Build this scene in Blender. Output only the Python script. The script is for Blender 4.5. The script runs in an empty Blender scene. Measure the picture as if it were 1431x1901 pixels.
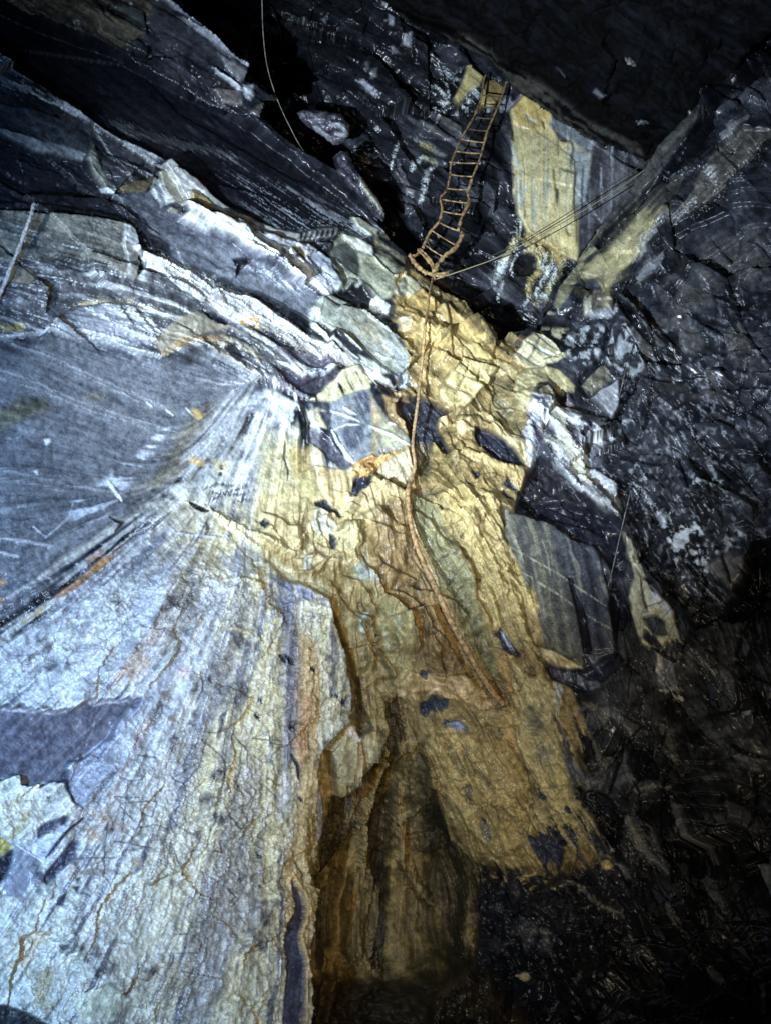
import bpy, math, random
import numpy as np
from mathutils import Vector, Matrix

# ------------------------------------------------------------------ camera
W, H, F = 1431.0, 1901.0, 1271.0
scene = bpy.context.scene
COL = scene.collection
cd = bpy.data.cameras.new('camera')
cam = bpy.data.objects.new('camera', cd); COL.objects.link(cam)
cd.sensor_fit = 'VERTICAL'; cd.sensor_height = 24.0
cd.lens = 24.0 * F / H
cd.clip_start = 0.05; cd.clip_end = 200
PITCH, ROLL = math.radians(52), math.radians(8)
CAMM = Matrix.Translation((0, 0, 1.6)) @ Matrix.Rotation(math.radians(90) + PITCH, 4, 'X') @ Matrix.Rotation(ROLL, 4, 'Z')
cam.matrix_world = CAMM
scene.camera = cam
MN = np.array(CAMM)

def c2w(p):
    p = np.asarray(p, dtype=float)
    return p @ MN[:3, :3].T + MN[:3, 3]
def ray(px, py):
    px = np.asarray(px, dtype=float); py = np.asarray(py, dtype=float)
    return np.stack([(px - W/2)/F, -(py - H/2)/F, -np.ones_like(px)], -1)

# ------------------------------------------------------------------ light: underground, two hand torches beside the photographer, plus an added key spot
w = bpy.data.worlds.new('World'); scene.world = w; w.use_nodes = True
bg = w.node_tree.nodes['Background']
bg.inputs[0].default_value = (0.5, 0.6, 1.0, 1); bg.inputs[1].default_value = 0.004
scene.view_settings.view_transform = 'Standard'
scene.view_settings.look = 'None'
scene.view_settings.exposure = 0.0
scene.view_settings.gamma = 1.0
scene.cycles.use_denoising = True
scene.cycles.max_bounces = 4
scene.cycles.diffuse_bounces = 2
scene.cycles.sample_clamp_indirect = 3
scene.cycles.sample_clamp_direct = 12

def spot_lamp(name, pos, aim_px, power, color, half_deg, blend, size):
    ld = bpy.data.lights.new(name, 'SPOT'); o = bpy.data.objects.new(name, ld); COL.objects.link(o)
    ld.energy = power; ld.color = color; ld.spot_size = math.radians(2*half_deg); ld.spot_blend = blend
    ld.shadow_soft_size = size
    p = c2w(pos); t = c2w(ray(*aim_px)*7.0)
    o.location = p
    o.rotation_euler = Vector(t - p).to_track_quat('-Z', 'Y').to_euler()
    return o
spot_lamp('cold_torch', (-1.2, -0.2, -0.6), (60, 1180), 1450, (0.31, 0.58, 1.0), 56, 1.0, 0.02)
spot_lamp('added_key_spot', (-1.95, -0.35, -0.8), (870, 440), 6700, (0.72, 0.86, 1.0), 35, 1.0, 0.012)  # third spot, added to brighten the centre and upper wall
spot_lamp('warm_torch', (0.42, -0.42, -0.2), (650, 1110), 900, (1.0, 0.84, 0.56), 42, 1.0, 0.02)

# ------------------------------------------------------------------ numpy tools
rng = np.random.RandomState(7)
def ss(t):
    t = np.clip(t, 0, 1); return t*t*(3-2*t)
def vnoise(x, y, seed=0):
    r = np.random.RandomState(seed)
    T = r.rand(128, 128)
    xi = np.floor(x).astype(int); yi = np.floor(y).astype(int)
    fx = x-xi; fy = y-yi
    fx = fx*fx*(3-2*fx); fy = fy*fy*(3-2*fy)
    a = T[yi & 127, xi & 127]; b = T[yi & 127, (xi+1) & 127]
    c = T[(yi+1) & 127, xi & 127]; d = T[(yi+1) & 127, (xi+1) & 127]
    return (a*(1-fx)+b*fx)*(1-fy) + (c*(1-fx)+d*fx)*fy
def fbm(x, y, seed=0, oct=4):
    s = 0; a = 1
    for k in range(oct):
        s = s + a*(vnoise(x*2**k+17.3*k, y*2**k-9.1*k, seed+k)-0.5); a *= 0.52
    return s
def norm(a):
    return (a-a.mean())/(a.std()+1e-9)
def tps(ctrl):
    c = np.array(ctrl, dtype=float); P = c[:, :2]/1000; v = c[:, 2]
    def U(r2): return 0.5*r2*np.log(r2+1e-12)
    n = len(P)
    K = U(((P[:, None]-P[None])**2).sum(-1)) + np.eye(n)*0.002
    A = np.zeros((n+3, n+3)); A[:n, :n] = K; A[:n, n] = 1; A[:n, n+1:] = P
    A[n, :n] = 1; A[n+1:, :n] = P.T
    sol = np.linalg.solve(A, np.r_[v, 0, 0, 0])
    def f(x, y):
        x = np.asarray(x)/1000; y = np.asarray(y)/1000
        out = sol[n]+sol[n+1]*x+sol[n+2]*y
        for i in range(n):
            out = out + sol[i]*U((x-P[i, 0])**2+(y-P[i, 1])**2)
        return out
    return f
def Z(ox, oy, pts, s=0.33543):
    return [(ox+a*s, oy+b*s) for a, b in pts]

class Sheet:
    """a rock surface: smooth base depth, heights along its normal, colours"""
    def __init__(s, x0, x1, y0, y1, step, depth, angle, seed):
        s.step = step; s.seed = seed
        xs = np.arange(x0, x1+step, step); ys = np.arange(y0, y1+step, step)
        s.x0, s.y0 = x0, y0
        s.X, s.Y = np.meshgrid(xs, ys)
        s.ny, s.nx = s.X.shape
        s.z = 1/np.maximum(tps([(a, b, 1/c) for a, b, c in depth])(s.X, s.Y), 0.04)
        s.h = np.zeros_like(s.X)
        s.col = np.zeros(s.X.shape+(3,)); s.rough = np.full(s.X.shape, 0.30)
        a2 = [(a, b, math.radians(2*c)) for a, b, c in angle]
        ang = 0.5*np.arctan2(tps([(a, b, math.sin(c)) for a, b, c in a2])(s.X, s.Y), tps([(a, b, math.cos(c)) for a, b, c in a2])(s.X, s.Y)) if len(angle) > 3 else np.full(s.X.shape, math.radians(angle[0][2]))
        ang = ang + 0.25*fbm(s.X/170, s.Y/170, seed+90, 3)
        s.dx, s.dy = np.cos(ang), np.sin(ang)
        X, Y = s.X, s.Y
        s.wx = 14*fbm(X/70, Y/70, seed+1, 5); s.wy = 14*fbm(X/70, Y/70, seed+11, 5)
        s.i1 = norm(fbm(X/9, Y/9, seed+21, 3)); s.i2 = norm(fbm(X/40, Y/40, seed+31, 4)); s.i3 = norm(fbm(X/170, Y/170, seed+41, 4))
        k = 3.0/step
        s.nA = s.lic(rng.rand(s.ny, s.nx), int(9*k))
        s.nB = s.lic(vnoise(X/8, Y/8, seed+51), int(26*k))
        s.nC = s.lic(vnoise(X/22, Y/22, seed+61), int(50*k))
        s.nD = s.lic(vnoise(X/55, Y/55, seed+71), int(80*k))
    def lic(s, src, n):
        J, I = np.meshgrid(np.arange(s.nx, dtype=float), np.arange(s.ny, dtype=float))
        acc = src.copy()
        for sg in (1, -1):
            x, y = J.copy(), I.copy(); px_ = py_ = None
            for k in range(n):
                xi = np.clip(x.astype(int), 0, s.nx-1); yi = np.clip(y.astype(int), 0, s.ny-1)
                vx = s.dx[yi, xi]; vy = s.dy[yi, xi]
                f = np.where(vx*px_+vy*py_ < 0, -1.0, 1.0) if k else sg*np.ones_like(vx)
                px_ = vx*f; py_ = vy*f
                x += px_; y += py_
                xi = np.clip((x+.5).astype(int), 0, s.nx-1); yi = np.clip((y+.5).astype(int), 0, s.ny-1)
                acc += src[yi, xi]
        return norm(acc)
    def bb(s, pts, m):
        a = np.array(pts)
        i0 = int(max(0, (a[:, 0].min()-m-s.x0)//s.step)); i1 = int(min(s.nx, (a[:, 0].max()+m-s.x0)//s.step+2))
        j0 = int(max(0, (a[:, 1].min()-m-s.y0)//s.step)); j1 = int(min(s.ny, (a[:, 1].max()+m-s.y0)//s.step+2))
        return (slice(j0, max(j0, j1)), slice(i0, max(i0, i1)))
    def sd(s, sl, pts, closed, warp):
        x = s.X[sl]+warp*s.wx[sl]; y = s.Y[sl]+warp*s.wy[sl]
        P = list(pts); n = len(P)
        best = np.full(x.shape, 1e18); sign = np.ones(x.shape); inside = np.zeros(x.shape, bool); tpar = np.zeros(x.shape)
        segs = [(P[i], P[(i+1) % n]) for i in range(n if closed else n-1)]
        L = 0
        for (ax, ay), (bx, by) in segs:
            ux, uy = bx-ax, by-ay; l2 = ux*ux+uy*uy+1e-9; ln = math.sqrt(l2)
            t = np.clip(((x-ax)*ux+(y-ay)*uy)/l2, 0, 1)
            d2 = (x-ax-t*ux)**2+(y-ay-t*uy)**2
            m = d2 < best
            best = np.where(m, d2, best)
            if closed:
                c = ((ay > y) != (by > y)) & (x < (bx-ax)*(y-ay)/((by-ay) if abs(by-ay) > 1e-9 else 1e-9)+ax)
                inside ^= c
            else:
                cr = (x-ax)*(-uy)+(y-ay)*ux
                sign = np.where(m, np.sign(cr), sign); tpar = np.where(m, L+t*ln, tpar)
            L += ln
        d = np.sqrt(best)
        if closed: return np.where(inside, d, -d)
        return d, d*sign, tpar/max(L, 1e-6)
    def nz(s, name, sl):
        return getattr(s, name)[sl]
    # patch
    def P(s, pts, h=0, gx=0, gy=0, fe=3, warp=0.6, rag=0, ragn='nB', col=None, mix=1.0, dens=None, densn='nB', dw=0.7, rough=None, hm=None, var=0.12, hmul=1, flat=None):
        sl = s.bb(pts, fe+abs(rag)*3+16)
        if s.X[sl].size == 0: return
        d = s.sd(sl, pts, True, warp)
        if rag: d = d+rag*s.nz(ragn, sl)
        m = ss(d/(2*fe)+0.5)
        if flat is not None: s.h[sl] *= (1-m*flat)
        a = np.array(pts); cx, cy = a.mean(0)
        gg = math.hypot(gx, gy)*max(np.ptp(a[:, 0]), np.ptp(a[:, 1]))/200
        if gg: k_ = max(1, min(2.2, 16/gg)); gx *= k_; gy *= k_
        if h or gx or gy:
            s.h[sl] += m*(h+gx*(s.X[sl]-cx)/100+gy*(s.Y[sl]-cy)/100)*hmul
        if dens is not None: m = m*ss((s.nz(densn, sl)+dens)/dw)
        if hm: s.h[sl] += m*hm
        if col is not None:
            v = (1+var*s.nz('nB', sl)+var*0.6*s.nz('i1', sl))[..., None]
            c = np.clip(np.array(col)*v, 0.003, 0.9)
            mm = (m*mix)[..., None]
            s.col[sl] = s.col[sl]*(1-mm)+c*mm
        if rough is not None: s.rough[sl] = s.rough[sl]*(1-m)+rough*m
    # line
    def L(s, pts, w=3, h=0, col=None, mix=1.0, warp=0.35, taper=True, rag=0, dens=None):
        sl = s.bb(pts, w*3+abs(rag)*3+16)
        if s.X[sl].size == 0: return
        d, _, t = s.sd(sl, pts, False, warp)
        ww = w*(np.sqrt(np.clip(4*t*(1-t), 0, 1))*0.8+0.2) if taper else w
        if rag: d = d+rag*s.nz('nA', sl)
        m = 1-ss((d/ww-0.35)/0.65)
        if dens is not None: m = m*ss((s.nz('nA', sl)+dens)/0.7)
        s.h[sl] += m*h
        if col is not None:
            mm = (m*mix)[..., None]; s.col[sl] = s.col[sl]*(1-mm)+np.array(col)*mm
    # step edge, raised on the right hand side of travel, height dies away over `decay`
    def E(s, pts, h=10, decay=60, w=2.5, warp=0.8, col=None, mix=0.6):
        sl = s.bb(pts, decay*2+10)
        if s.X[sl].size == 0: return
        d, sg, t = s.sd(sl, pts, False, warp)
        endf = ss(t/0.12)*ss((1-t)/0.12)
        s.h[sl] += h*ss(sg/w*0.5+0.5)*np.exp(-d/decay)*endf
        if col is not None:
            m = (np.exp(-(sg/3.0)**2)*endf*mix)[..., None]
            s.col[sl] = s.col[sl]*(1-m)+np.array(col)*m
    def mask(s, pts, fe=20, warp=0.8):
        sl = s.bb(pts, fe+30); out = np.zeros_like(s.X)
        out[sl] = ss(s.sd(sl, pts, True, warp)/(2*fe)+0.5); return out
    # fractured blocks
    def facets(s, wgt, size, asp, ang, slope, off, seed, crack=0, warp=.2):
        ca, sa = math.cos(math.radians(ang)), math.sin(math.radians(ang))
        x = s.X+s.wx*warp; y = s.Y+s.wy*warp
        u = (x*ca+y*sa)/(size*asp); v = (-x*sa+y*ca)/size
        ui = np.floor(u).astype(int); vi = np.floor(v).astype(int)
        r = np.random.RandomState(seed); T = r.rand(64, 64, 5)
        b1 = np.full(x.shape, 1e9); b2 = np.full(x.shape, 1e9); hh = np.zeros(x.shape); cc = np.zeros(x.shape)
        for du in (-1, 0, 1):
            for dv in (-1, 0, 1):
                cu = ui+du; cv = vi+dv; t = T[cv & 63, cu & 63]
                ddu = u-(cu+0.1+0.8*t[..., 0]); ddv = v-(cv+0.1+0.8*t[..., 1])
                d = ddu**2+ddv**2
                h = (ddu*asp*(t[..., 2]-.5)+ddv*(t[..., 3]-.5))*2*slope*size+(t[..., 4]-.5)*2*off*size
                m = d < b1
                b2 = np.where(m, b1, np.minimum(b2, d)); b1 = np.where(m, d, b1)
                hh = np.where(m, h, hh); cc = np.where(m, t[..., 4], cc)
        edge = np.sqrt(b2)-np.sqrt(b1)
        if crack: hh = hh-crack*size*(1-ss(edge/0.10))
        s.h += wgt*hh
        return cc, edge
    def finish(s):
        B = ray(s.X, s.Y)*s.z[..., None]
        gx = np.gradient(B, axis=1); gy = np.gradient(B, axis=0)
        N = np.cross(gy, gx); N /= np.linalg.norm(N, axis=-1, keepdims=True)+1e-12
        flip = (N*B).sum(-1) > 0
        N[flip] *= -1
        V = -B/np.linalg.norm(B, axis=-1, keepdims=True)
        N = N*0.35+V*0.8; N /= np.linalg.norm(N, axis=-1, keepdims=True)
        s.PC = B+N*(s.h*s.z/F)[..., None]
        return s.PC
    def at(s, px, py, off=0.0):
        """camera-space point on the finished surface seen at px,py, lifted towards the viewer"""
        q = s.PC; zz = -q[..., 2]; X = q[..., 0]/zz*F+W/2; Y = -q[..., 1]/zz*F+H/2
        i = int((px-s.x0)/s.step); j = int((py-s.y0)/s.step); r = 24
        sl = (slice(max(0, j-r), min(s.ny, j+r)), slice(max(0, i-r), min(s.nx, i+r)))
        d = (X[sl]-px)**2+(Y[sl]-py)**2
        z = np.percentile(zz[sl][d < 100], 8) if (d < 100).any() else zz[sl].min()
        return ray(px, py)*(z-off)

def tame(c):
    g = c.mean(1, keepdims=True)
    blue = np.clip((c[:, 2:3]-c[:, 0:1])/(g+1e-6), 0, 1)
    c = c+(g*np.array([.90, 1.0, 1.10])-c)*0.5*np.clip(blue*4, 0, 1)*np.clip(g/.12, .25, 1)
    warm = np.clip(((c[:, 0:1]-c[:, 2:3])/(g+1e-6)-0.5)*1.3, 0, 1)
    c = c+(g*np.array([1.38, 1.10, .47])-c)*0.5*warm
    dark = np.clip(1-g/0.16, 0, 1)
    return np.clip(c*(1-0.62*dark)*(1+dark*np.array([-.08, 0., .20])), 0.002, 0.9)

def build(s, name, cellmask, mat, skirt=0.0, kind='structure', allcell=None):
    ny, nx = s.ny, s.nx
    P = c2w(s.PC.reshape(-1, 3))
    idx = np.arange(ny*nx).reshape(ny, nx)
    q = np.stack([idx[:-1, :-1], idx[1:, :-1], idx[1:, 1:], idx[:-1, 1:]], -1)[cellmask]
    used = np.zeros(ny*nx, bool); used[q.ravel()] = True
    remap = np.cumsum(used)-1
    verts = P[used]; spk = (1+.12*norm(rng.rand(s.ny, s.nx))+.10*s.nA+.08*s.i1)[..., None].clip(.45, 1.7)
    cols = tame(np.clip((s.col*spk).reshape(-1, 3)[used], 0.002, 0.85)); rg = s.rough.reshape(-1)[used]
    quads = remap[q]
    if skirt:
        e = np.concatenate([quads[:, [0, 1]], quads[:, [1, 2]], quads[:, [2, 3]], quads[:, [3, 0]]])
        key = np.sort(e, 1); kk = key[:, 0].astype(np.int64)*10_000_000+key[:, 1]
        u, inv, cnt = np.unique(kk, return_inverse=True, return_counts=True)
        be = e[cnt[inv] == 1]
        if allcell is not None:
            pad = np.zeros((ny+1, nx+1), bool); pad[1:-1, 1:-1] = allcell
            outer = ~(pad[:-1, :-1] & pad[1:, :-1] & pad[:-1, 1:] & pad[1:, 1:])
            ov = outer.reshape(-1)[used]; be = be[ov[be[:, 0]] & ov[be[:, 1]]]
        bv = np.unique(be); bm = -np.ones(len(verts), int)
        cam0 = c2w([0, 0, 0]); cen = verts.mean(0)
        prev = np.arange(len(verts)); extra = []; eq = []
        base = len(verts)
        for k, (dd, inn) in enumerate(((0.18, .01), (0.5, .04), (1.0, .12))):
            p = verts[bv]; away = p-cam0; away /= np.linalg.norm(away, axis=1, keepdims=True)
            n = p+away*skirt*dd+(cen-p)*inn+0.03*rng.randn(len(p), 3)*skirt*(k > 0)
            nm = -np.ones(len(verts), int); nm[bv] = base+np.arange(len(bv)); base += len(bv)
            extra.append(n); eq.append(np.stack([prev[be[:, 1]], prev[be[:, 0]], nm[be[:, 0]], nm[be[:, 1]]], 1))
            prev = nm
        verts = np.concatenate([verts]+extra); quads = np.concatenate([quads]+eq)
        cols = np.concatenate([cols]+[cols[bv]]*3); rg = np.concatenate([rg]+[rg[bv]]*3)
    me = bpy.data.meshes.new(name)
    me.vertices.add(len(verts)); me.vertices.foreach_set('co', verts.astype(np.float32).ravel())
    me.loops.add(len(quads)*4); me.loops.foreach_set('vertex_index', quads.astype(np.int32).ravel())
    me.polygons.add(len(quads)); me.polygons.foreach_set('loop_start', (np.arange(len(quads))*4).astype(np.int32))
    try: me.polygons.foreach_set('loop_total', np.full(len(quads), 4, np.int32))
    except Exception: pass
    me.update(calc_edges=True)
    if name in ('rock_wall_right', 'rock_wall_back', 'mine_roof'): me.shade_smooth()
    a = me.color_attributes.new('rock_colour', 'FLOAT_COLOR', 'POINT')
    a.data.foreach_set('color', np.concatenate([cols, np.ones((len(cols), 1))], 1).astype(np.float32).ravel())
    r = me.attributes.new('wetness', 'FLOAT', 'POINT'); r.data.foreach_set('value', rg.astype(np.float32))
    me.materials.append(mat)
    o = bpy.data.objects.new(name, me); COL.objects.link(o)
    if kind: o['kind'] = kind
    return o

# ------------------------------------------------------------------ materials
def rock_material(name, bump=0.42, spec=0.32, coat=.30):
    m = bpy.data.materials.new(name); m.use_nodes = True; nt = m.node_tree; N = nt.nodes; Lk = nt.links
    b = N['Principled BSDF']
    at = N.new('ShaderNodeAttribute'); at.attribute_name = 'rock_colour'
    ar = N.new('ShaderNodeAttribute'); ar.attribute_name = 'wetness'
    tc = N.new('ShaderNodeNewGeometry')
    n1 = N.new('ShaderNodeTexNoise'); n1.inputs['Scale'].default_value = 38; n1.inputs['Detail'].default_value = 6; n1.inputs['Roughness'].default_value = 0.7
    n2 = N.new('ShaderNodeTexNoise'); n2.inputs['Scale'].default_value = 9; n2.inputs['Detail'].default_value = 8; n2.inputs['Roughness'].default_value = 0.65
    Lk.new(tc.outputs['Position'], n1.inputs['Vector']); Lk.new(tc.outputs['Position'], n2.inputs['Vector'])
    mr = N.new('ShaderNodeMapRange'); mr.inputs[1].default_value = 0.3; mr.inputs[2].default_value = 0.7; mr.inputs[3].default_value = 0.72; mr.inputs[4].default_value = 1.25
    Lk.new(n1.outputs[0], mr.inputs[0])
    mx = N.new('ShaderNodeVectorMath'); mx.operation = 'SCALE'
    Lk.new(at.outputs['Color'], mx.inputs[0]); Lk.new(mr.outputs[0], mx.inputs['Scale'])
    Lk.new(mx.outputs[0], b.inputs['Base Color'])
    ad = N.new('ShaderNodeMath'); ad.operation = 'MULTIPLY_ADD'; ad.inputs[1].default_value = 0.35; 
    sb = N.new('ShaderNodeMath'); sb.operation = 'SUBTRACT'; sb.inputs[1].default_value = 0.17
    Lk.new(n2.outputs[0], ad.inputs[0]); Lk.new(ar.outputs['Fac'], ad.inputs[2]); Lk.new(ad.outputs[0], sb.inputs[0]); Lk.new(sb.outputs[0], b.inputs['Roughness'])
    b.inputs['Specular IOR Level'].default_value = spec
    cw = N.new('ShaderNodeMapRange'); cw.inputs[1].default_value = .30; cw.inputs[2].default_value = .55; cw.inputs[3].default_value = coat; cw.inputs[4].default_value = 0.0
    Lk.new(ar.outputs['Fac'], cw.inputs[0]); Lk.new(cw.outputs[0], b.inputs['Coat Weight']); b.inputs['Coat Roughness'].default_value = 0.2
    bp = N.new('ShaderNodeBump'); bp.inputs['Strength'].default_value = bump; bp.inputs['Distance'].default_value = 0.006
    Lk.new(n1.outputs[0], bp.inputs['Height'])
    bp2 = N.new('ShaderNodeBump'); bp2.inputs['Strength'].default_value = bump*0.7; bp2.inputs['Distance'].default_value = 0.02
    Lk.new(n2.outputs[0], bp2.inputs['Height']); Lk.new(bp.outputs[0], bp2.inputs['Normal']); Lk.new(bp2.outputs[0], b.inputs['Normal'])
    return m
ROCK = rock_material('wet_slate_and_flowstone')
ROOF = rock_material('dull_black_slate', .4, .06, .0)

SL = (.040, .041, .048); SM = (.085, .087, .10); BLK = (.012, .012, .016)
GR = (.22, .22, .20); PL = (.52, .54, .50); WH = (.68, .70, .70); PY = (.50, .47, .30)
YE = (.56, .42, .17); OC = (.50, .33, .12); TA = (.40, .28, .13); GG = (.26, .28, .22); RU = (.34, .13, .045); BR = (.24, .14, .06)

# ================================================================== FRONT WALLS
depth = [(-150, 2050, 3.3), (0, 1901, 3.6), (300, 1901, 4.3), (560, 1901, 5.0), (-150, 1300, 4.0), (0, 1300, 4.3), (300, 1300, 5.0), (560, 1300, 5.9),
 (-150, 700, 4.6), (0, 700, 4.9), (300, 700, 6.0), (560, 700, 7.2), (0, 300, 5.4), (300, 300, 6.6), (600, 400, 8.1), (0, 0, 5.8), (450, 200, 7.8), (700, 440, 8.6),
 (700, 1000, 6.9), (700, 1300, 6.5), (700, 1700, 6.5), (700, 2050, 6.0), (800, 600, 8.2), (920, 640, 8.4), (900, 800, 7.7), (1000, 900, 7.3), (1000, 1300, 6.3), (1100, 1600, 5.9), (1100, 1850, 5.5),
 (1150, 650, 8.3), (1250, 500, 8.5), (1431, 300, 7.8), (1431, 700, 6.6), (1431, 1200, 5.4), (1431, 1800, 4.6), (1580, 1200, 4.9), (1580, 400, 7.0), (1200, 1000, 6.9), (1250, 1400, 5.8), (1050, 540, 9.0), (1200, 330, 9.2), (1350, 130, 9.0)]
angle = [(100, 200, 32), (500, 400, 36), (300, 350, 34), (100, 500, 14), (300, 550, 22), (600, 600, 37), (800, 600, 40), (100, 700, 24), (250, 760, 26), (450, 660, 33), (550, 780, 92), (450, 760, 125), (360, 690, 20), (230, 850, 18), (300, 935, 145), (180, 1010, 146), (400, 850, 132),
 (100, 1300, 133), (40, 1120, 148), (300, 1300, 118), (150, 1700, 120), (400, 1600, 103), (550, 1500, 92), (550, 1800, 91), (750, 1500, 90), (750, 1800, 88), (900, 1400, 58), (1050, 1400, 64), (1200, 1400, 62), (1350, 1750, 60),
 (1250, 1000, 54), (1400, 900, 50), (950, 850, 48), (850, 650, 40), (700, 600, 38), (600, 900, 84), (400, 900, 115), (450, 1150, 100), (700, 1100, 82), (850, 1100, 66), (1050, 1050, 76), (1150, 1150, 72),
 (1200, 420, -44), (1350, 200, -45), (1380, 450, -35), (1250, 650, 20)]
S = Sheet(-150, 1581, -150, 2051, 2.0, depth, angle, 100)
X, Y = S.X, S.Y
S.col[:] = np.array(SL)
S.col *= (1+0.15*S.nB+0.3*S.i2+0.1*S.nC+.1*S.i1)[..., None].clip(0.35, 2.2)

# big depth steps first -------------------------------------------------
CAV = Z(550, 1250, [(400, 100), (470, 110), (490, 170), (480, 300), (450, 400), (520, 330), (560, 300), (600, 400), (640, 500), (680, 760), (780, 900), (800, 1050), (780, 1300), (620, 1420), (480, 1900), (0, 1900), (40, 1400), (30, 1300), (70, 1100), (110, 960), (100, 900), (130, 800), (180, 650), (190, 560), (250, 540), (330, 430), (390, 330), (410, 250)], .4193)
LEFTW = [(-200, 640), (150, 632), (290, 668), (430, 655), (470, 700), (560, 800), (600, 850), (650, 875), (585, 930), (520, 960), (470, 1000), (485, 1040), (525, 1075), (560, 1085), (600, 1115), (612, 1160), (632, 1215), (648, 1290), (640, 1340), (600, 1385), (585, 1400), (582, 1450), (583, 1540), (588, 1610), (578, 1700), (568, 1790), (570, 1901), (572, 2100), (-200, 2100)]
CEN = [(485, 1035), (470, 1000), (520, 960), (585, 925), (655, 885), (690, 860), (745, 800), (735, 720), (745, 620), (745, 520), (790, 505), (960, 620), (1000, 780), (960, 930), (1010, 1100), (1052, 1270), (1092, 1480), (1133, 1590), (1060, 1640), (880, 1660), (570, 1860), (560, 1500), (600, 1380), (660, 1300), (600, 1090)]
mL = S.mask(LEFTW, 8, 0.5)
mLs = S.mask(LEFTW, 50, 0.5)
mC = S.mask(CEN, 25)
RW = [(1010, 560), (1130, 600), (1190, 700), (1100, 780), (985, 830), (970, 930), (1010, 1000), (1160, 1010), (1150, 1210), (1060, 1290), (1080, 1480), (1140, 1600), (880, 1620), (880, 1800), (600, 1960), (600, 2100), (1700, 2100), (1700, -100), (1340, 100), (1100, 420)]
mR = S.mask(RW, 25)
RUB = [(740, 590), (880, 560), (960, 630), (1130, 560), (1200, 700), (1180, 800), (980, 900), (960, 930), (780, 880), (740, 750)]
mO = S.mask(RUB, 20)
UL = [(-200, -200), (400, 100), (740, 480), (770, 720), (560, 700), (440, 650), (290, 668), (150, 632), (-200, 640)]
mU = S.mask(UL, 15)

# global roughness of the rock
S.h += 0.6*S.i1*(1-.6*mR) + 5*S.i3
S.h += mU*(2.6*S.nC+1.1*S.nB+0.5*S.nA)
S.h += mR*(1.2*S.nC+0.6*S.nB+0.35*S.nA+.5*S.i2)
S.h += mC*(2.2*S.nC+1.1*S.nB+0.6*S.nA+1.2*S.i2)
low = ss((Y-900)/250)*mLs
S.h += low*(0.5*S.nC+1.0*S.nB+0.7*S.nA+1.3*S.i1+2.6*S.i2)
S.h += (mLs*(1-low))*(1.0*S.nC+0.7*S.nB+0.35*S.nA)
def terr(n, k):
    v = n*k; f = v-np.floor(v); return np.where(f > .88, (1-f)/.12*.88, f)
pt = ss((norm(fbm(X/110, Y/110, 777, 3))+.35)/1.2); pt2 = ss((norm(fbm(X/80, Y/80, 778, 3))+.2)/1.0)
S.h += low*pt*(7*terr(S.i2+.35*S.nB, 1.3))
S.h += low*pt2*3.0*terr(S.i1*.6+S.nB*.5, 1.0)
S.h += mC*(9*terr(S.i3+.45*S.nC, 1.3)+4.5*pt*terr(S.i2*.7+.6*S.nB, 1.2))
S.h += mR*(14*terr(norm(fbm(X/260, Y/260, 990, 2))+.25*S.nD, 1.6))
S.h += mU*(4*terr(S.nD+.3*S.i2, 1.5)+1.5*terr(S.nC, 1.4))
ccR, edR = S.facets(mR, 150, 1.5, 52, .52, .03, 1, crack=.02)
ccR2, _ = S.facets(mR, 60, 1.6, 50, .50, .05, 2)
S.facets(mR*(.15+.6*pt), 26, 1.7, 62, .42, .08, 3)
S.facets(mR*pt*pt2, 11, 1.8, 48, .3, .08, 33)
S.facets(mO, 80, 1.6, 38, .62, .08, 4, crack=.03)
S.facets(mO, 30, 1.9, 42, .30, .10, 5)
S.facets(mO, 12, 1.7, 42, .14, .06, 15)
S.facets(mU, 95, 3.2, 30, .22, .07, 6)
S.facets(mU, 34, 3.5, 30, .09, .04, 7)
S.facets(mC*(1-mO), 120, 1.6, 70, .34, .06, 8)
S.facets(mC*(1-mO), 46, 1.8, 68, .07, .03, 9)
S.facets(low, 90, 2.2, 112, .15, .0, 10, warp=2)
S.facets(low*pt2, 30, 2.0, 112, .10, .03, 11, warp=1)
S.col *= (1+0.5*(mR[..., None])*((ccR2-.5)[..., None]*1.4))

# ---- right wall tone: dark slate, paler deposit films
S.P([(1140, 520), (1431, 400), (1431, 700), (1300, 760), (1180, 700)], col=(.09, .085, .075), dens=.2, densn='i2', mix=.8, fe=40)
S.P([(1100, 620), (1431, 560), (1500, 1150), (1250, 1100), (1150, 900)], col=(.12, .12, .145), dens=-.9, densn='i1', mix=.8, fe=60)
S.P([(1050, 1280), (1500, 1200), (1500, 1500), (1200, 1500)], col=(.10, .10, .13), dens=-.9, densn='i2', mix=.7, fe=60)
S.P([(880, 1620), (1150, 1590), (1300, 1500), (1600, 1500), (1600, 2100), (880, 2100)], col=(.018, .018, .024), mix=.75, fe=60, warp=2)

# ================= upper left layered slate
t = lambda p: Z(0, 0, p)
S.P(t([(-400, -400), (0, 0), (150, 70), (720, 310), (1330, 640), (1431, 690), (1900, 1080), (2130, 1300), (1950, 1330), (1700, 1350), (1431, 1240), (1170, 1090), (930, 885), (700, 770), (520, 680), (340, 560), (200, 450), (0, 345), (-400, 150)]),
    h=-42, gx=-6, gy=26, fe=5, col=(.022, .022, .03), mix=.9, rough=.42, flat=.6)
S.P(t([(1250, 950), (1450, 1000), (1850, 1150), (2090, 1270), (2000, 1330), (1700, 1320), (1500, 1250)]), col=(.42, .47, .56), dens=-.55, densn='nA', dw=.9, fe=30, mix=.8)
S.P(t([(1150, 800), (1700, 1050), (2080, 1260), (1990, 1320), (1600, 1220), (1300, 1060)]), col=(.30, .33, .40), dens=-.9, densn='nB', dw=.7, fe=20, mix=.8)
S.P(t([(1040, 610), (1250, 640), (1290, 720), (1100, 740), (1020, 680)]), col=(.07, .07, .085), fe=20, dens=.3, mix=.8)
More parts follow.
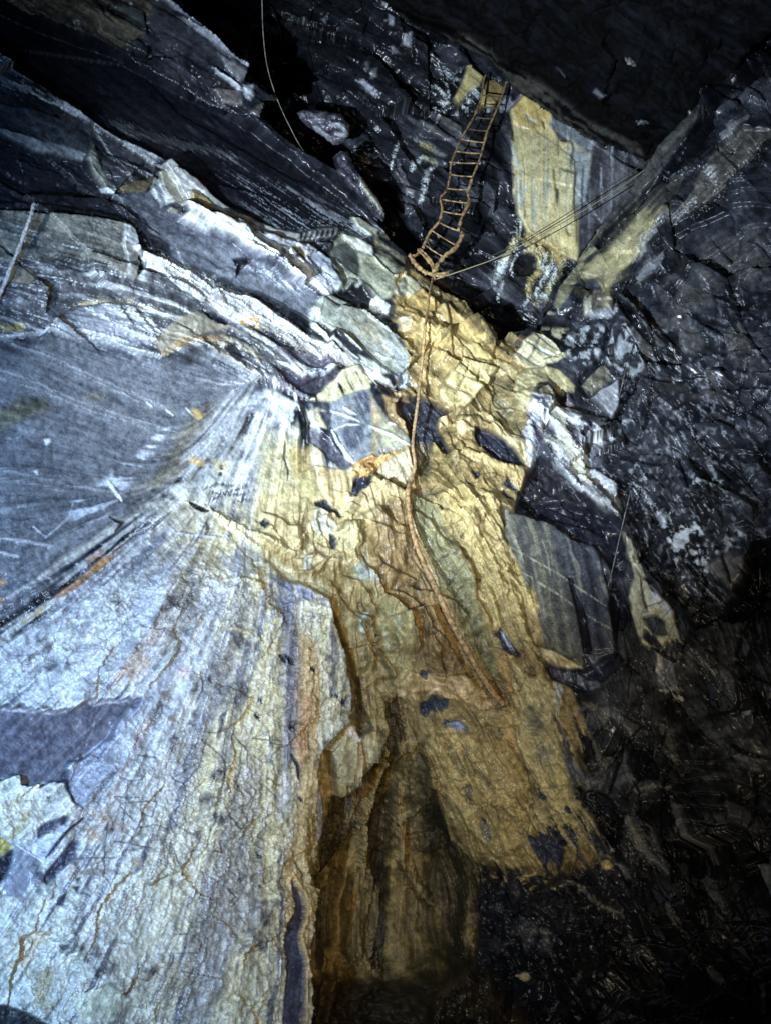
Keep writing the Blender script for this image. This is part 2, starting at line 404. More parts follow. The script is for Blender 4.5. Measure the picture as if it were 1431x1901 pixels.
S.L(t([(440, 620), (640, 660), (800, 720), (1000, 770), (1150, 800), (1330, 840)]), 14, 5, (.12, .12, .12), mix=.7, rag=4)
# crest of the band
S.P(t([(-400, 150), (0, 345), (70, 380), (200, 450), (340, 560), (440, 640), (520, 680), (700, 770), (870, 870), (840, 960), (640, 860), (500, 760), (430, 650), (300, 570), (150, 500), (0, 440), (-400, 300)]),
    h=14, gx=0, gy=-30, fe=4, col=(.10, .10, .11), dens=.5, mix=.9)
S.L(t([(-100, 330), (0, 350), (70, 385), (200, 455), (340, 562), (440, 640), (520, 682), (700, 772), (880, 875)]), 7, 4, (.38, .40, .44), mix=.8, rag=2, taper=False)
S.L(t([(0, 440), (150, 500), (300, 580), (430, 655)]), 4, 3, (.30, .32, .35), mix=.8, rag=2)
S.P(t([(-400, 400), (0, 570), (150, 610), (400, 700), (520, 790), (490, 880), (330, 850), (0, 720), (-400, 600)]), h=10, gx=-3, gy=-12, fe=3, col=(.060, .066, .076), rough=.35, flat=.6)
S.P(t([(-400, 640), (0, 715), (200, 770), (480, 860), (460, 895), (200, 825), (0, 755), (-400, 690)]), h=6, gy=-40, fe=2.5, col=(.15, .165, .18), rough=.35)
S.P(t([(-400, 700), (0, 755), (200, 825), (470, 900), (560, 1000), (600, 1080), (700, 1230), (500, 1180), (200, 1125), (-400, 1090)]), h=-22, gy=14, fe=4, col=(.028, .029, .036), rough=.4)
S.P(t([(520, 790), (545, 880), (600, 1010), (660, 1070), (600, 1075), (540, 980), (480, 890)]), h=8, gx=-60, fe=3, col=(.20, .22, .19), mix=.9)
S.P(t([(560, 1040), (650, 1060), (640, 1090), (590, 1070)]), h=3, fe=2, col=(.5, .55, .55))
S.P(t([(520, 700), (700, 790), (870, 890), (850, 970), (700, 1010), (590, 980), (540, 880), (510, 760)]), h=0, gy=14, fe=4, col=(.075, .073, .078), dens=1.2)
for k, q in enumerate([[(530, 700), (640, 860), (760, 930), (850, 980)], [(550, 800), (640, 880), (800, 950)], [(600, 830), (720, 960), (700, 1010)], [(700, 790), (830, 880), (890, 930)]]):
    S.L(t(q), 4, 3, (.34, .35, .36), mix=.75, rag=2)
S.P(t([(660, 1040), (740, 1010), (850, 980), (860, 1000), (800, 1070), (690, 1068)]), h=5, gx=10, fe=2.5, col=(.13, .10, .06), flat=.7)
S.P(t([(640, 1075), (800, 1070), (850, 1040), (930, 1150), (1050, 1230), (1250, 1330), (1431, 1431), (1431, 1520), (1250, 1500), (900, 1330), (730, 1230)]), h=-4, gy=-6, fe=4, col=(.10, .10, .125), rough=.35, flat=.4)
S.P(t([(860, 985), (900, 1040), (960, 1130), (900, 1150), (830, 1060)]), h=4, gx=-30, fe=3, col=(.5, .53, .56), mix=.9)
S.P(t([(890, 920), (930, 885), (1030, 980), (1170, 1090), (1300, 1190), (1431, 1240), (1640, 1300), (1640, 1350), (1431, 1300), (1290, 1275), (1100, 1150), (1030, 1130), (960, 1010)]), h=16, gx=4, gy=-26, fe=3, col=(.34, .34, .33), rough=.3, flat=.6)
S.P(t([(870, 960), (905, 940), (960, 1010), (1030, 1130), (950, 1130), (900, 1060)]), h=12, gx=-18, gy=4, fe=2.5, col=(.32, .31, .25), flat=.6)
S.P(t([(1035, 1080), (1130, 1110), (1220, 1190), (1300, 1250), (1290, 1280), (1190, 1260), (1060, 1150)]), h=3, gy=-20, fe=2.5, col=(.22, .17, .08))
S.P(t([(930, 1120), (1060, 1150), (1200, 1230), (1330, 1290), (1560, 1400), (1540, 1440), (1300, 1340), (1100, 1240), (940, 1170)]), h=2, gy=-20, fe=3, col=(.24, .21, .13), dens=.9)
# long white tongue
u = lambda p: Z(400, 400, p)
TON = u([(-180, -60), (0, 20), (130, 60), (300, 110), (430, 150), (560, 190), (650, 260), (695, 330), (705, 385), (680, 415), (610, 437), (540, 430), (430, 370), (300, 290), (150, 200), (0, 130), (-200, 30)])
S.P(TON, h=20, gx=3, gy=-22, fe=4, col=(.56, .58, .62), rag=2, mix=.95, rough=.38)
S.P(u([(-150, -20), (0, 60), (200, 150), (380, 220), (520, 300), (480, 370), (300, 270), (100, 160), (-60, 80)]), h=3, col=(.80, .84, .90), fe=8, rag=7, dens=.9, densn='nA', rough=.3)
S.P(u([(490, 230), (560, 195), (650, 262), (697, 330), (704, 385), (640, 370), (560, 300)]), h=4, gx=20, gy=10, fe=2.5, col=(.33, .36, .46), flat=.2)
S.P(u([(-60, -20), (60, 20), (250, 90), (420, 150), (430, 185), (250, 130), (60, 80)]), h=5, gy=-30, fe=3, col=(.26, .25, .20), dens=.8)
S.P(u([(395, 180), (450, 185), (485, 225), (485, 270), (430, 232)]), h=-3, fe=2, col=(.16, .11, .05))
S.P(u([(375, 300), (430, 292), (470, 308), (420, 325)]), h=2, fe=2, col=(.30, .22, .08))
for q in [[(260, 260), (300, 280), (330, 270)], [(300, 250), (340, 300), (400, 320)], [(170, 240), (240, 290), (330, 330)], [(350, 200), (400, 240), (440, 240)], [(560, 300), (640, 380)]]:
    S.L(u(q), 7, -6, (.06, .06, .08), mix=.8, rag=3)
# stepped chip
S.P(u([(440, 110), (560, 75), (660, 60), (682, 92), (640, 130), (560, 142), (480, 150), (430, 150)]), h=16, gx=6, gy=30, fe=2.5, col=(.16, .16, .16))
for k in range(15):
    a = 455+k*15
    S.L(u([(a, 148-k*2), (a+22, 100-k*2.3)]), 2.0, 3 if k % 2 else -3, (.45, .46, .46) if k % 2 else (.03, .03, .03), mix=.8, warp=.1)
S.P(u([(560, 150), (640, 130), (620, 200), (660, 260), (700, 330), (720, 400), (760, 360), (700, 270), (670, 190), (650, 140)]), h=-16, fe=3, col=(.02, .02, .025))
# slate under the tongue
S.P(u([(0, 130), (100, 180), (200, 240), (330, 320), (440, 390), (540, 435), (600, 450), (560, 520), (580, 600), (480, 560), (300, 470), (160, 400), (0, 330), (-250, 260), (-250, 100)]), h=-4, gy=-6, fe=4, col=(.13, .14, .18), rough=.35, flat=.5)
S.P(u([(180, 290), (330, 330), (500, 420), (480, 450), (300, 360)]), col=(.5, .54, .62), dens=-.1, densn='nA', fe=8, mix=.85)
S.P(u([(100, 250), (130, 240), (200, 245), (150, 300), (115, 340), (130, 290)]), h=-14, fe=2, col=(.015, .015, .02))
S.P(u([(0, 300), (60, 285), (110, 300), (130, 270), (110, 330), (40, 345), (-20, 350)]), h=6, gy=-30, fe=3, col=(.20, .22, .27))
# lower bright foliated strip
STR = u([(-480, -150), (-300, -50), (0, 130+270), (150, 440), (350, 560), (500, 650), (620, 720), (750, 830), (880, 880), (1000, 930), (1110, 985), (1100, 1000), (900, 925), (700, 845), (550, 745), (350, 620), (150, 480), (0, 440), (-300, 60), (-420, -60)])
v3 = lambda p: Z(0, 400, p)
S.P(v3([(740, 190), (900, 255), (1100, 360), (1250, 460), (1431, 560), (1431, 610), (1300, 585), (1100, 490), (900, 360), (760, 270)]), h=8, gy=-24, fe=3, col=(.66, .70, .76), rag=3, rough=.3)
S.P(u([(-10, 395), (150, 440), (350, 560), (500, 650), (620, 720), (750, 830), (880, 880), (1000, 930), (1110, 985), (1100, 1000), (900, 925), (700, 845), (550, 745), (350, 620), (150, 480), (-10, 440)]), h=9, gy=-20, fe=3, col=(.62, .64, .62), rag=3, dens=1.5, rough=.32)
for off, c in ((0, (.7, .72, .7)), (28, (.12, .11, .12)), (46, (.6, .62, .62)), (66, (.10, .09, .10)), (86, (.40, .38, .34))):
    S.L(u([(-300, 240+off*.8), (-120, 330+off), (0, 395+off), (160, 455+off), (340, 570+off), (520, 690+off*.6), (660, 790+off*.4), (800, 870)]), 7, 4 if c[0] > .3 else -5, c, mix=.75, rag=3, taper=False)
# big slab edge on the far left
S.P(v3([(-400, -80), (0, -25), (190, -10), (500, 30), (690, 60), (740, 90), (755, 160), (765, 290), (720, 385), (650, 350), (430, 270), (330, 250), (100, 262), (-400, 270)]), h=30, gx=2, gy=-5, fe=3.5, col=(.185, .182, .16), flat=.35)
S.P(v3([(-400, -60), (0, -10), (500, 45), (690, 80), (680, 230), (500, 260), (0, 240), (-400, 240)]), col=(.10, .105, .105), dens=-.1, densn='nB', fe=20, mix=.85)
S.P(v3([(-400, -60), (0, -10), (500, 45), (690, 80), (680, 230), (500, 260), (0, 240), (-400, 240)]), col=(.40, .42, .44), dens=-1.3, densn='nA', fe=20, mix=.8)
S.P(v3([(665, 70), (735, 90), (755, 170), (765, 290), (720, 385), (690, 350), (690, 250), (660, 170)]), h=3, gx=-40, fe=3, col=(.5, .53, .55), dens=.9, densn='i2')
S.L(v3([(752, 240), (772, 285), (742, 340)]), 6, -18, (.01, .01, .015), taper=True)
# foliated ground between slab edge and ledge
FOL = v3([(-400, 270), (100, 262), (330, 250), (430, 270), (650, 350), (720, 385), (765, 300), (900, 370), (1100, 480), (1300, 590), (1431, 640), (1600, 760), (1800, 880), (1500, 1010), (1431, 920), (1330, 860), (1220, 790), (1150, 740), (1000, 760), (880, 790), (740, 750), (600, 690), (410, 690), (280, 640), (0, 670), (-400, 680)])
S.P(FOL, h=12, fe=3, col=(.13, .13, .135), mix=.9)
S.P(FOL, col=(.40, .41, .42), dens=-.25, densn='nB', fe=6, mix=.75)
S.P(FOL, col=(.62, .66, .70), dens=-1.2, densn='nA', fe=6, mix=.8)
S.P(v3([(-400, 600), (0, 600), (130, 590), (140, 620), (60, 655), (-400, 690)]), col=(.36, .28, .09), fe=5, dens=.8, mix=.9)
S.P(v3([(20, 380), (60, 280), (130, 270), (210, 340), (160, 390)]), h=9, gx=-4, fe=2.5, col=(.27, .235, .19), flat=.8)
S.L(v3([(100, 262), (330, 252), (430, 272), (650, 352)]), 12, -8, (.03, .03, .035), mix=.7, rag=3)
S.P(v3([(270, 590), (350, 555), (450, 512), (600, 500), (740, 520), (860, 690), (830, 720), (700, 715), (500, 655), (330, 632)]), h=9, gy=-12, fe=3, col=(.20, .21, .25), rough=.32)
for q in [[(480, 520), (620, 600), (840, 700)], [(560, 500), (700, 580), (850, 690)], [(640, 505), (780, 590), (860, 680)], [(350, 570), (500, 640), (700, 700)], [(700, 520), (800, 570), (870, 650)]]:
    S.L(v3(q), 5, 4, (.6, .63, .66), mix=.7, rag=3); 
S.L(v3([(430, 500), (560, 480), (700, 490), (850, 520)]), 8, 4, (.42, .36, .22), mix=.8, rag=3)
S.P(v3([(830, 720), (900, 640), (1000, 570), (1090, 540), (1200, 600), (1310, 600), (1200, 640), (1100, 680), (940, 760), (880, 785)]), h=9, gx=-6, gy=-8, fe=3, col=(.30, .28, .22), flat=.5)
S.L(v3([(890, 770), (1000, 715), (1150, 690), (1280, 670)]), 9, 3, (.34, .22, .10), mix=.8, rag=3)
S.P(v3([(1110, 530), (1200, 540), (1290, 590), (1250, 600), (1160, 570)]), h=-14, fe=2, col=(.03, .03, .035))
S.P(v3([(1280, 580), (1431, 570), (1450, 620), (1350, 610)]), h=4, fe=2, col=(.5, .25, .06), dens=.2, densn='i1')
for q in [[(1150, 740), (1280, 690), (1400, 760), (1431, 830)], [(1230, 700), (1330, 850), (1431, 910)], [(1160, 740), (1270, 790), (1350, 850)]]:
    S.L(v3(q), 10, 6, (.36, .34, .27), mix=.8, rag=2)
S.P(v3([(1240, 730), (1310, 700), (1350, 790), (1310, 820)]), h=-6, fe=3, col=(.05, .045, .06))
S.L(v3([(-300, 665), (0, 668), (280, 642), (410, 690), (600, 692), (740, 748), (880, 792)]), 4, 4, (.6, .62, .66), mix=.7, rag=2, taper=False)
# facets between strip and lower wall
S.P(u([(300, 830), (400, 850), (480, 900), (640, 870), (690, 890), (640, 960), (520, 990), (400, 925)]), h=-10, gx=6, fe=3, col=(.055, .05, .065))
S.P(u([(320, 810), (440, 810), (490, 860), (460, 870), (380, 830)]), h=6, fe=2.5, col=(.7, .74, .78), dens=1)
S.P(u([(500, 860), (560, 840), (660, 850), (600, 890), (540, 900)]), h=6, gy=-30, fe=2.5, col=(.45, .52, .70), dens=.9)
S.P(u([(320, 740), (400, 720), (560, 780), (700, 850), (560, 830), (420, 800)]), h=4, gy=-14, fe=3, col=(.11, .10, .12))
S.L(u([(0, 830), (150, 880), (300, 900), (420, 960), (520, 1010)]), 10, 8, (.25, .24, .27), mix=.8, rag=3)
S.P(u([(690, 880), (780, 850), (870, 930), (860, 970), (760, 990), (650, 1040), (520, 1020), (600, 960)]), h=7, gx=-8, gy=-14, fe=3, col=(.50, .48, .30), dens=1.3)
S.P(u([(100, 880), (190, 890), (200, 930), (150, 945), (90, 920)]), h=5, col=(.75, .80, .84), fe=4, dens=.8, densn='i2')
S.P(v3([(1090, 930), (1180, 890), (1280, 885), (1290, 920), (1180, 950)]), h=3, col=(.62, .68, .78), fe=6, dens=.5, densn='i2')
S.P(u([(190, 1010), (230, 970), (320, 970), (420, 1000), (500, 1090), (515, 1180), (480, 1215), (400, 1150), (260, 1100), (190, 1060)]), h=9, fe=5, col=(.55, .62, .76), dens=.6, densn='i2', flat=.3)
S.P(u([(400, 960), (430, 960), (520, 1090), (515, 1190), (480, 1100), (430, 1010)]), h=5, fe=3, col=(.7, .74, .80), dens=1)

# ================= left mid grey slab
GS = [(-200, 632), (150, 634), (290, 672), (430, 662), (470, 705), (500, 760), (420, 800), (330, 870), (250, 965), (0, 1165), (-200, 1300)]
S.P(GS, h=-6, fe=26, rag=10, col=(.135, .145, .175), mix=.95, rough=.38, var=.06, flat=.3)
S.P(GS, col=(.20, .215, .25), dens=-.4, densn='nC', fe=30, mix=.6)
S.P(GS, col=(.12, .125, .13), dens=-.6, densn='i2', fe=30, mix=.5)
S.P(v3([(-400, 1050), (0, 1060), (110, 1010), (260, 1020), (290, 1060), (150, 1130), (0, 1180), (-400, 1200)]), col=(.12, .11, .06), fe=14, mix=.8)
S.P(v3([(450, 990), (560, 960), (590, 1010), (500, 1040)]), col=(.2, .19, .14), fe=10, mix=.6)
for q in [[(-200, 600), (40, 690), (230, 760), (480, 860), (700, 960), (880, 1040), (1000, 1090)], [(-200, 770), (0, 850), (220, 930), (450, 1030), (700, 1110), (990, 1200)], [(-200, 850), (0, 895), (240, 970), (500, 1080), (740, 1140), (860, 1200)], [(400, 850), (600, 940), (740, 1010), (960, 1060)],
          [(0, 1205), (110, 1235)], [(-100, 1375), (160, 1431), (430, 1500), (640, 1530)], [(-100, 1440), (100, 1460), (370, 1520)]]:
    S.L(v3(q), 4.5, 1.6, (.36, .38, .42), mix=.7, rag=2, dens=.9)
    S.L(v3([(a, b+10) for a, b in q]), 14, .6, (.19, .20, .23), mix=.35, rag=4)
for q in [[(920, 1070), (970, 1110)], [(820, 1030), (855, 1065)], [(1030, 1060), (1080, 1110)]]:
    S.L(v3(q), 3, 1.5, (.5, .52, .55), mix=.8)
S.P(v3([(250, 1240), (280, 1235), (290, 1250), (262, 1272)]), h=1, col=(.5, .54, .55), fe=2)
S.P(v3([(190, 1410), (215, 1402), (210, 1428)]), h=1, col=(.5, .54, .55), fe=2)
c1 = lambda p: Z(0, 800, p)
S.L(c1([(0, 600), (170, 610), (290, 635), (270, 655)]), 5, 3, (.4, .42, .46), mix=.7)
S.L(c1([(0, 670), (110, 695)]), 5, 3, (.45, .47, .5), mix=.7)
S.L(c1([(195, 520), (240, 560), (270, 580)]), 3, 1.5, (.4, .44, .5), mix=.7)
S.L(c1([(260, 590), (400, 470), (420, 400)]), 3, 2, (.4, .45, .55), mix=.7)
S.L(c1([(600, 270), (640, 330), (685, 385)]), 5, 3, (.75, .8, .8), mix=.9)

# ================= pale flowstone wall
PW = [(330, 870), (380, 800), (440, 740), (510, 760), (560, 800), (650, 875), (585, 930), (520, 960), (470, 1000), (485, 1040), (525, 1075), (560, 1090), (600, 1120), (632, 1215), (655, 1300), (640, 1350), (600, 1390), (583, 1450), (583, 1540), (590, 1610), (578, 1700), (568, 1790), (572, 2100), (-200, 2100), (-200, 1330), (0, 1175), (80, 1110), (170, 1040), (250, 975)]
S.P(PW, h=3, fe=24, rag=22, col=(.48, .51, .51), mix=.95, rough=.45, var=.18)
S.P([(330, 960), (600, 900), (660, 1300), (590, 1400), (580, 2100), (150, 2100), (330, 1500), (360, 1200)], col=(.60, .55, .34), fe=70, warp=2, mix=.95, rough=.47, var=.16)
S.P([(-200, 1700), (120, 1650), (400, 1500), (420, 2100), (-200, 2100)], col=(.60, .60, .50), fe=60, warp=2, mix=.7)
# slate streaks showing through the crust
S.P(PW, col=(.13, .135, .16), dens=-.65, densn='nB', dw=.8, fe=10, mix=.8)
S.P(PW, col=(.12, .12, .13), dens=-1.0, densn='i2', dw=.9, fe=10, mix=.6)
S.P(PW, col=(.09, .09, .12), dens=-1.0, densn='i1', dw=.7, fe=10, mix=.6)
S.P(PW, col=(.10, .105, .14), dens=-1.0, densn='nA', dw=.9, fe=10, mix=.6)
S.P(PW, col=(.09, .09, .12), dens=-1.5, densn='nB', dw=.5, fe=10, mix=.85)
S.P(PW, col=(.13, .13, .15), dens=-1.0, densn='nC', dw=.8, fe=10, mix=.6)
S.P(PW, col=(.24, .25, .30), dens=-.5, densn='nD', dw=.9, fe=16, mix=.6)
S.P(PW, col=(.26, .22, .16), dens=-.9, densn='i3', dw=.9, fe=16, mix=.45)
for q, wd, c, m in [([(335, 1000), (250, 1130), (200, 1250), (170, 1290)], 12, (.12, .13, .18), .75), ([(360, 1040), (330, 1200), (300, 1290), (240, 1400), (130, 1560)], 15, (.13, .13, .18), .75), ([(290, 1010), (150, 1150), (30, 1290), (-60, 1370)], 14, (.14, .15, .20), .6), ([(420, 1080), (390, 1300), (330, 1500), (250, 1720)], 12, (.17, .17, .18), .6), ([(250, 1040), (100, 1200), (-40, 1300)], 10, (.62, .66, .72), .6),
                    ([(390, 1010), (350, 1200), (330, 1270)], 12, (.64, .66, .66), .6), ([(310, 1060), (200, 1200), (90, 1290)], 11, (.66, .70, .76), .6), ([(300, 1130), (220, 1260), (200, 1290)], 13, (.30, .22, .13), .6), ([(450, 1350), (430, 1500), (380, 1700), (330, 1880)], 16, (.20, .18, .15), .6), ([(520, 1500), (500, 1700), (490, 1880)], 13, (.24, .19, .14), .55), ([(250, 1500), (170, 1650), (110, 1760)], 16, (.18, .18, .19), .6), ([(340, 1350), (230, 1560), (150, 1720)], 10, (.66, .68, .66), .5), ([(470, 1150), (450, 1400), (420, 1600)], 10, (.62, .60, .46), .5)]:
    S.L(q, wd*2.0, 0, tuple(v*(.8 if v < .3 else 1) for v in c), mix=min(.95, m*1.2), rag=9, dens=.5, warp=1.2)
S.P(PW, col=(.64, .67, .70), dens=-.8, densn='nA', dw=1.0, fe=10, mix=.55, hm=.8)
S.P(PW, col=(.06, .055, .05), dens=-1.75, densn='i2', dw=.5, fe=10, mix=.6, hm=-1)
S.P([(60, 1250), (300, 1000), (480, 960), (420, 1250), (250, 1450), (60, 1500)], col=(.50, .56, .66), dens=.1, densn='nC', fe=50, mix=.6)
# dark greenish band below the grey slab
S.P(c1([(-300, 1200), (0, 1010), (120, 950), (250, 830), (420, 640), (560, 560), (680, 440), (760, 350), (860, 260), (960, 100), (1040, 0), (1090, -60), (1100, 40), (1000, 200), (920, 290), (900, 370), (720, 470), (640, 550), (520, 620), (420, 720), (250, 900), (100, 1080), (0, 1180), (-300, 1400)]), h=-5, col=(.15, .145, .115), fe=18, rag=14, mix=.5)
S.P(c1([(840, 270), (960, 120), (1040, 20), (1100, -100), (1200, -200), (1160, -60), (1060, 80), (980, 240), (900, 300)]), col=(.13, .12, .09), fe=14, rag=6, mix=.8)
S.P(c1([(600, 260), (640, 210), (760, 130), (900, 0), (960, -40), (900, 60), (760, 230), (700, 330), (640, 430), (520, 500), (400, 480), (420, 400), (480, 350)]), col=(.46, .52, .66), dens=.2, densn='nB', fe=8, mix=.8, hm=2)
S.P(c1([(940, 310), (1060, 300), (1200, 270), (1270, 300), (1431, 200), (1500, 260), (1431, 360), (1200, 400), (1100, 450), (1000, 390)]), h=3, col=(.66, .70, .68), dens=.7, densn='i2', fe=10, mix=.9)
for q in [[(1140, 320), (1220, 290), (1300, 300)], [(1160, 340), (1260, 345), (1400, 290)], [(1230, 350), (1350, 350), (1431, 320)], [(1130, 440), (1180, 380), (1280, 330)], [(1300, 400), (1380, 370), (1450, 380)], [(700, 575), (800, 520), (890, 490)], [(720, 590), (840, 530), (900, 500)], [(740, 560), (860, 500)], [(1150, 500), (1160, 560), (1110, 590)]]:
    S.L(c1(q), 4, -3, (.07, .07, .09), mix=.85, rag=2)
# upper part near ledge : blue grey streaks from above
S.P([(350, 870), (440, 720), (500, 760), (560, 830), (480, 960), (420, 960)], col=(.20, .22, .26), dens=.5, densn='nC', fe=16, mix=.8)
S.P([(425, 870), (470, 770), (500, 780), (470, 860), (440, 890)], col=(.58, .66, .78), dens=.8, fe=10, mix=.85)
S.P([(400, 900), (440, 790), (400, 850), (370, 900)], col=(.5, .55, .6), dens=.3, fe=10, mix=.6)
S.P(u([(250, 1431), (280, 1280), (350, 1180), (440, 1190), (520, 1220), (570, 1300), (560, 1500), (560, 1700), (250, 1750), (240, 1550)]), h=3, col=(.46, .42, .24), fe=26, rag=8, warp=1.5, mix=.85)
S.P(u([(430, 1290), (540, 1280), (550, 1440), (480, 1560), (440, 1440)]), col=(.36, .27, .09), fe=10, mix=.7)
S.P(u([(290, 1300), (400, 1270), (400, 1500), (280, 1500)]), col=(.30, .28, .16), dens=.2, densn='nC', fe=10, mix=.5)
S.L(u([(395, 1230), (400, 1290), (395, 1340), (410, 1400), (400, 1460)]), 3, -4, (.1, .08, .05))
for q in [[(365, 765), (372, 772)], [(364, 855), (376, 858)]]:
    S.L(q, 10, 1, (.52, .35, .12), mix=.7, taper=False)
S.P(c1([(1180, 150), (1270, 160), (1270, 220), (1190, 210)]), col=(.6, .56, .35), fe=6, mix=.8)
for a, b in ((1232, 185), (1234, 200), (1232, 225), (1230, 236)): S.L(c1([(a-4, b), (a+4, b)]), 3, -2, (.1, .07, .03), taper=False)
# thin bright ridges
for q in [[(1030, 400), (1150, 440), (1300, 520), (1431, 590), (1560, 660)], [(1200, 470), (1330, 570), (1431, 660)], [(1290, 830), (1370, 850), (1431, 890)], [(1240, 1100), (1340, 1130), (1431, 1180)]]:
    S.L(c1(q), 6, 8, (.62, .55, .32), mix=.7, rag=2)
S.L(c1([(1040, 400), (1120, 440), (1160, 450)]), 6, -10, (.02, .02, .02))
S.L(c1([(610, 465), (650, 490), (685, 495), (640, 550)]), 4, -6, (.02, .02, .02))
S.L(c1([(930, 530), (980, 570), (1100, 580), (1250, 600)]), 3, 3, (.4, .45, .5))
S.P(c1([(820, 620), (850, 540), (930, 530), (920, 600), (880, 680), (800, 760), (700, 830), (650, 800), (760, 680)]), h=-4, col=(.10, .11, .15), dens=.9, fe=8, mix=.85)
# rust and ochre stains
for q, c, m in [([(500, 720), (560, 680), (575, 700), (530, 770), (470, 790)], RU, .8), ([(250, 920), (340, 850), (450, 810), (420, 860), (330, 910), (260, 940)], RU, .8),
                ([(0, 800), (30, 800), (20, 830), (0, 840)], (.45, .18, .03), .9), ([(-60, 890), (20, 895), (0, 920), (-60, 930)], (.45, .2, .04), .9), ([(0, 1180), (80, 1130), (200, 1000), (240, 970), (180, 1060), (60, 1150), (0, 1200)], (.28, .19, .07), .8),
                ([(680, 1350), (760, 1200), (800, 1300), (740, 1400)], (.33, .22, .12), .5), ([(520, 1350), (600, 1180), (700, 1180), (620, 1350)], (.33, .27, .16), .5), ([(940, 1330), (1000, 1290), (1060, 1330), (1000, 1400)], (.5, .32, .28), .5)]:
    S.P(c1(q), col=c, fe=6, rag=6, mix=m)
# big flakes / edges in the crust
for q, h in [([(0, 1180), (60, 1250), (200, 1230), (330, 1290)], 8), ([(100, 1090), (220, 1060), (300, 1130)], 6), ([(360, 1270), (440, 1200), (560, 1220)], 6), ([(650, 1060), (760, 1010), (900, 1050)], 6), ([(720, 690), (800, 690), (820, 700)], 8), ([(930, 700), (1060, 760), (1050, 860)], 6),
             ([(420, 760), (560, 830), (700, 830)], 5), ([(350, 980), (480, 1040), (540, 1000)], 5), ([(830, 1100), (960, 1130), (1060, 1080)], 5), ([(1050, 850), (1070, 1000), (1000, 1060)], 5), ([(1180, 680), (1260, 740), (1270, 830)], 5)]:
    S.E(c1(q), -h, 40, col=(.10, .10, .13), mix=.5)

# ---- bottom left
b2 = lambda p: Z(0, 1240, p)
S.P(b2([(-500, 180), (0, 210), (70, 220), (120, 195), (180, 220), (320, 240), (400, 210), (490, 165), (530, 200), (650, 190), (760, 180), (700, 260), (640, 340), (560, 420), (430, 500), (380, 520), (380, 600), (340, 620), (250, 610), (150, 640), (120, 600), (90, 580), (0, 600), (-500, 600)]),
    h=-46, gy=-4, fe=3.5, warp=.9, rag=2.5, col=(.085, .085, .13), rough=.42, flat=.88, var=.1)
S.P(b2([(0, 260), (150, 260), (340, 280), (520, 280), (480, 320), (300, 310), (100, 330)]), col=(.5, .5, .55), dens=-1.3, densn='i1', fe=6, mix=.35)
S.P(b2([(770, 170), (700, 260), (640, 340), (560, 420), (430, 500), (370, 620), (395, 750), (450, 770), (520, 640), (620, 500), (700, 330), (820, 170)]), h=-8, gx=12, fe=5, col=(.20, .22, .33), mix=.9)
S.P(b2([(640, 340), (560, 420), (450, 520), (420, 620), (500, 600), (580, 480), (680, 350)]), col=(.42, .46, .62), dens=-.1, densn='nA', fe=5, mix=.8)
S.P(b2([(340, 620), (370, 560), (400, 700), (420, 760), (380, 720)]), h=-6, col=(.05, .05, .08), fe=3)
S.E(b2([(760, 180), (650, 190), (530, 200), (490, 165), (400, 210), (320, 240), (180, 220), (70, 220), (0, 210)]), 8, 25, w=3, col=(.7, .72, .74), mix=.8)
S.P(b2([(-500, 600), (0, 600), (90, 580), (120, 600), (150, 640), (250, 610), (340, 620), (380, 720), (420, 800), (360, 820), (220, 860), (180, 950), (100, 940), (-500, 900)]), h=5, fe=4, col=(.52, .52, .46), mix=.7)
S.P(b2([(0, 700), (150, 700), (180, 850), (100, 960), (0, 950)]), col=(.34, .30, .15), dens=-.1, densn='nC', fe=12, mix=.8)
for a, b, c, d in [(100, 690, 130, 860), (60, 720, 110, 800), (150, 700, 100, 830), (20, 790, 90, 900), (180, 720, 220, 800), (50, 830, 130, 780), (180, 760, 250, 870), (30, 700, 60, 780)]:
    S.L(b2([(a, b), (c, d)]), 2.2, -1.5, (.25, .2, .09), mix=.7, warp=.5)
S.P(b2([(200, 890), (240, 860), (340, 820), (370, 830), (350, 860), (280, 890), (210, 945)]), h=-9, fe=3, col=(.06, .06, .10))
S.P(b2([(240, 705), (272, 708), (262, 725)]), h=-4, fe=2, col=(.05, .05, .09))
S.P(b2([(-300, 900), (0, 930), (80, 1000), (0, 1060), (-300, 1060)]), h=2, fe=2.5, col=(.30, .27, .07), flat=.5)
S.P(b2([(-300, 1070), (0, 1060), (80, 1010), (60, 1100), (0, 1200), (-300, 1200)]), h=-6, fe=2.5, col=(.03, .03, .045))
S.P(b2([(95, 990), (160, 1020), (235, 1072), (190, 1150), (120, 1260), (0, 1270), (0, 1240), (50, 1100)]), h=7, gx=-5, fe=2.5, col=(.22, .24, .32), flat=.7, rough=.3)
S.P(b2([(180, 960), (380, 860), (300, 1000), (240, 1070), (170, 1020)]), h=2, gx=8, fe=3, col=(.40, .44, .55), mix=.9)
S.L(b2([(450, 830), (340, 920), (250, 1050)]), 5, 4, (.02, .02, .03)); S.L(b2([(90, 985), (240, 1070)]), 2.5, 2, (.8, .84, .9))
S.P(b2([(385, 955), (430, 960), (400, 1060), (300, 1170), (250, 1190), (240, 1150), (330, 1040)]), h=-8, fe=3, col=(.07, .07, .11))
S.P(b2([(410, 1170), (440, 1165), (430, 1200)]), h=-5, fe=2, col=(.03, .03, .06)); S.P(b2([(410, 1220), (445, 1215), (430, 1250)]), h=-5, fe=2, col=(.04, .04, .07)); S.P(b2([(320, 1260), (380, 1240), (350, 1310), (310, 1310)]), h=-5, fe=2, col=(.06, .06, .09))
S.P(b2([(170, 1130), (240, 1120), (230, 1180), (180, 1190)]), h=4, fe=2, col=(.14, .14, .2))
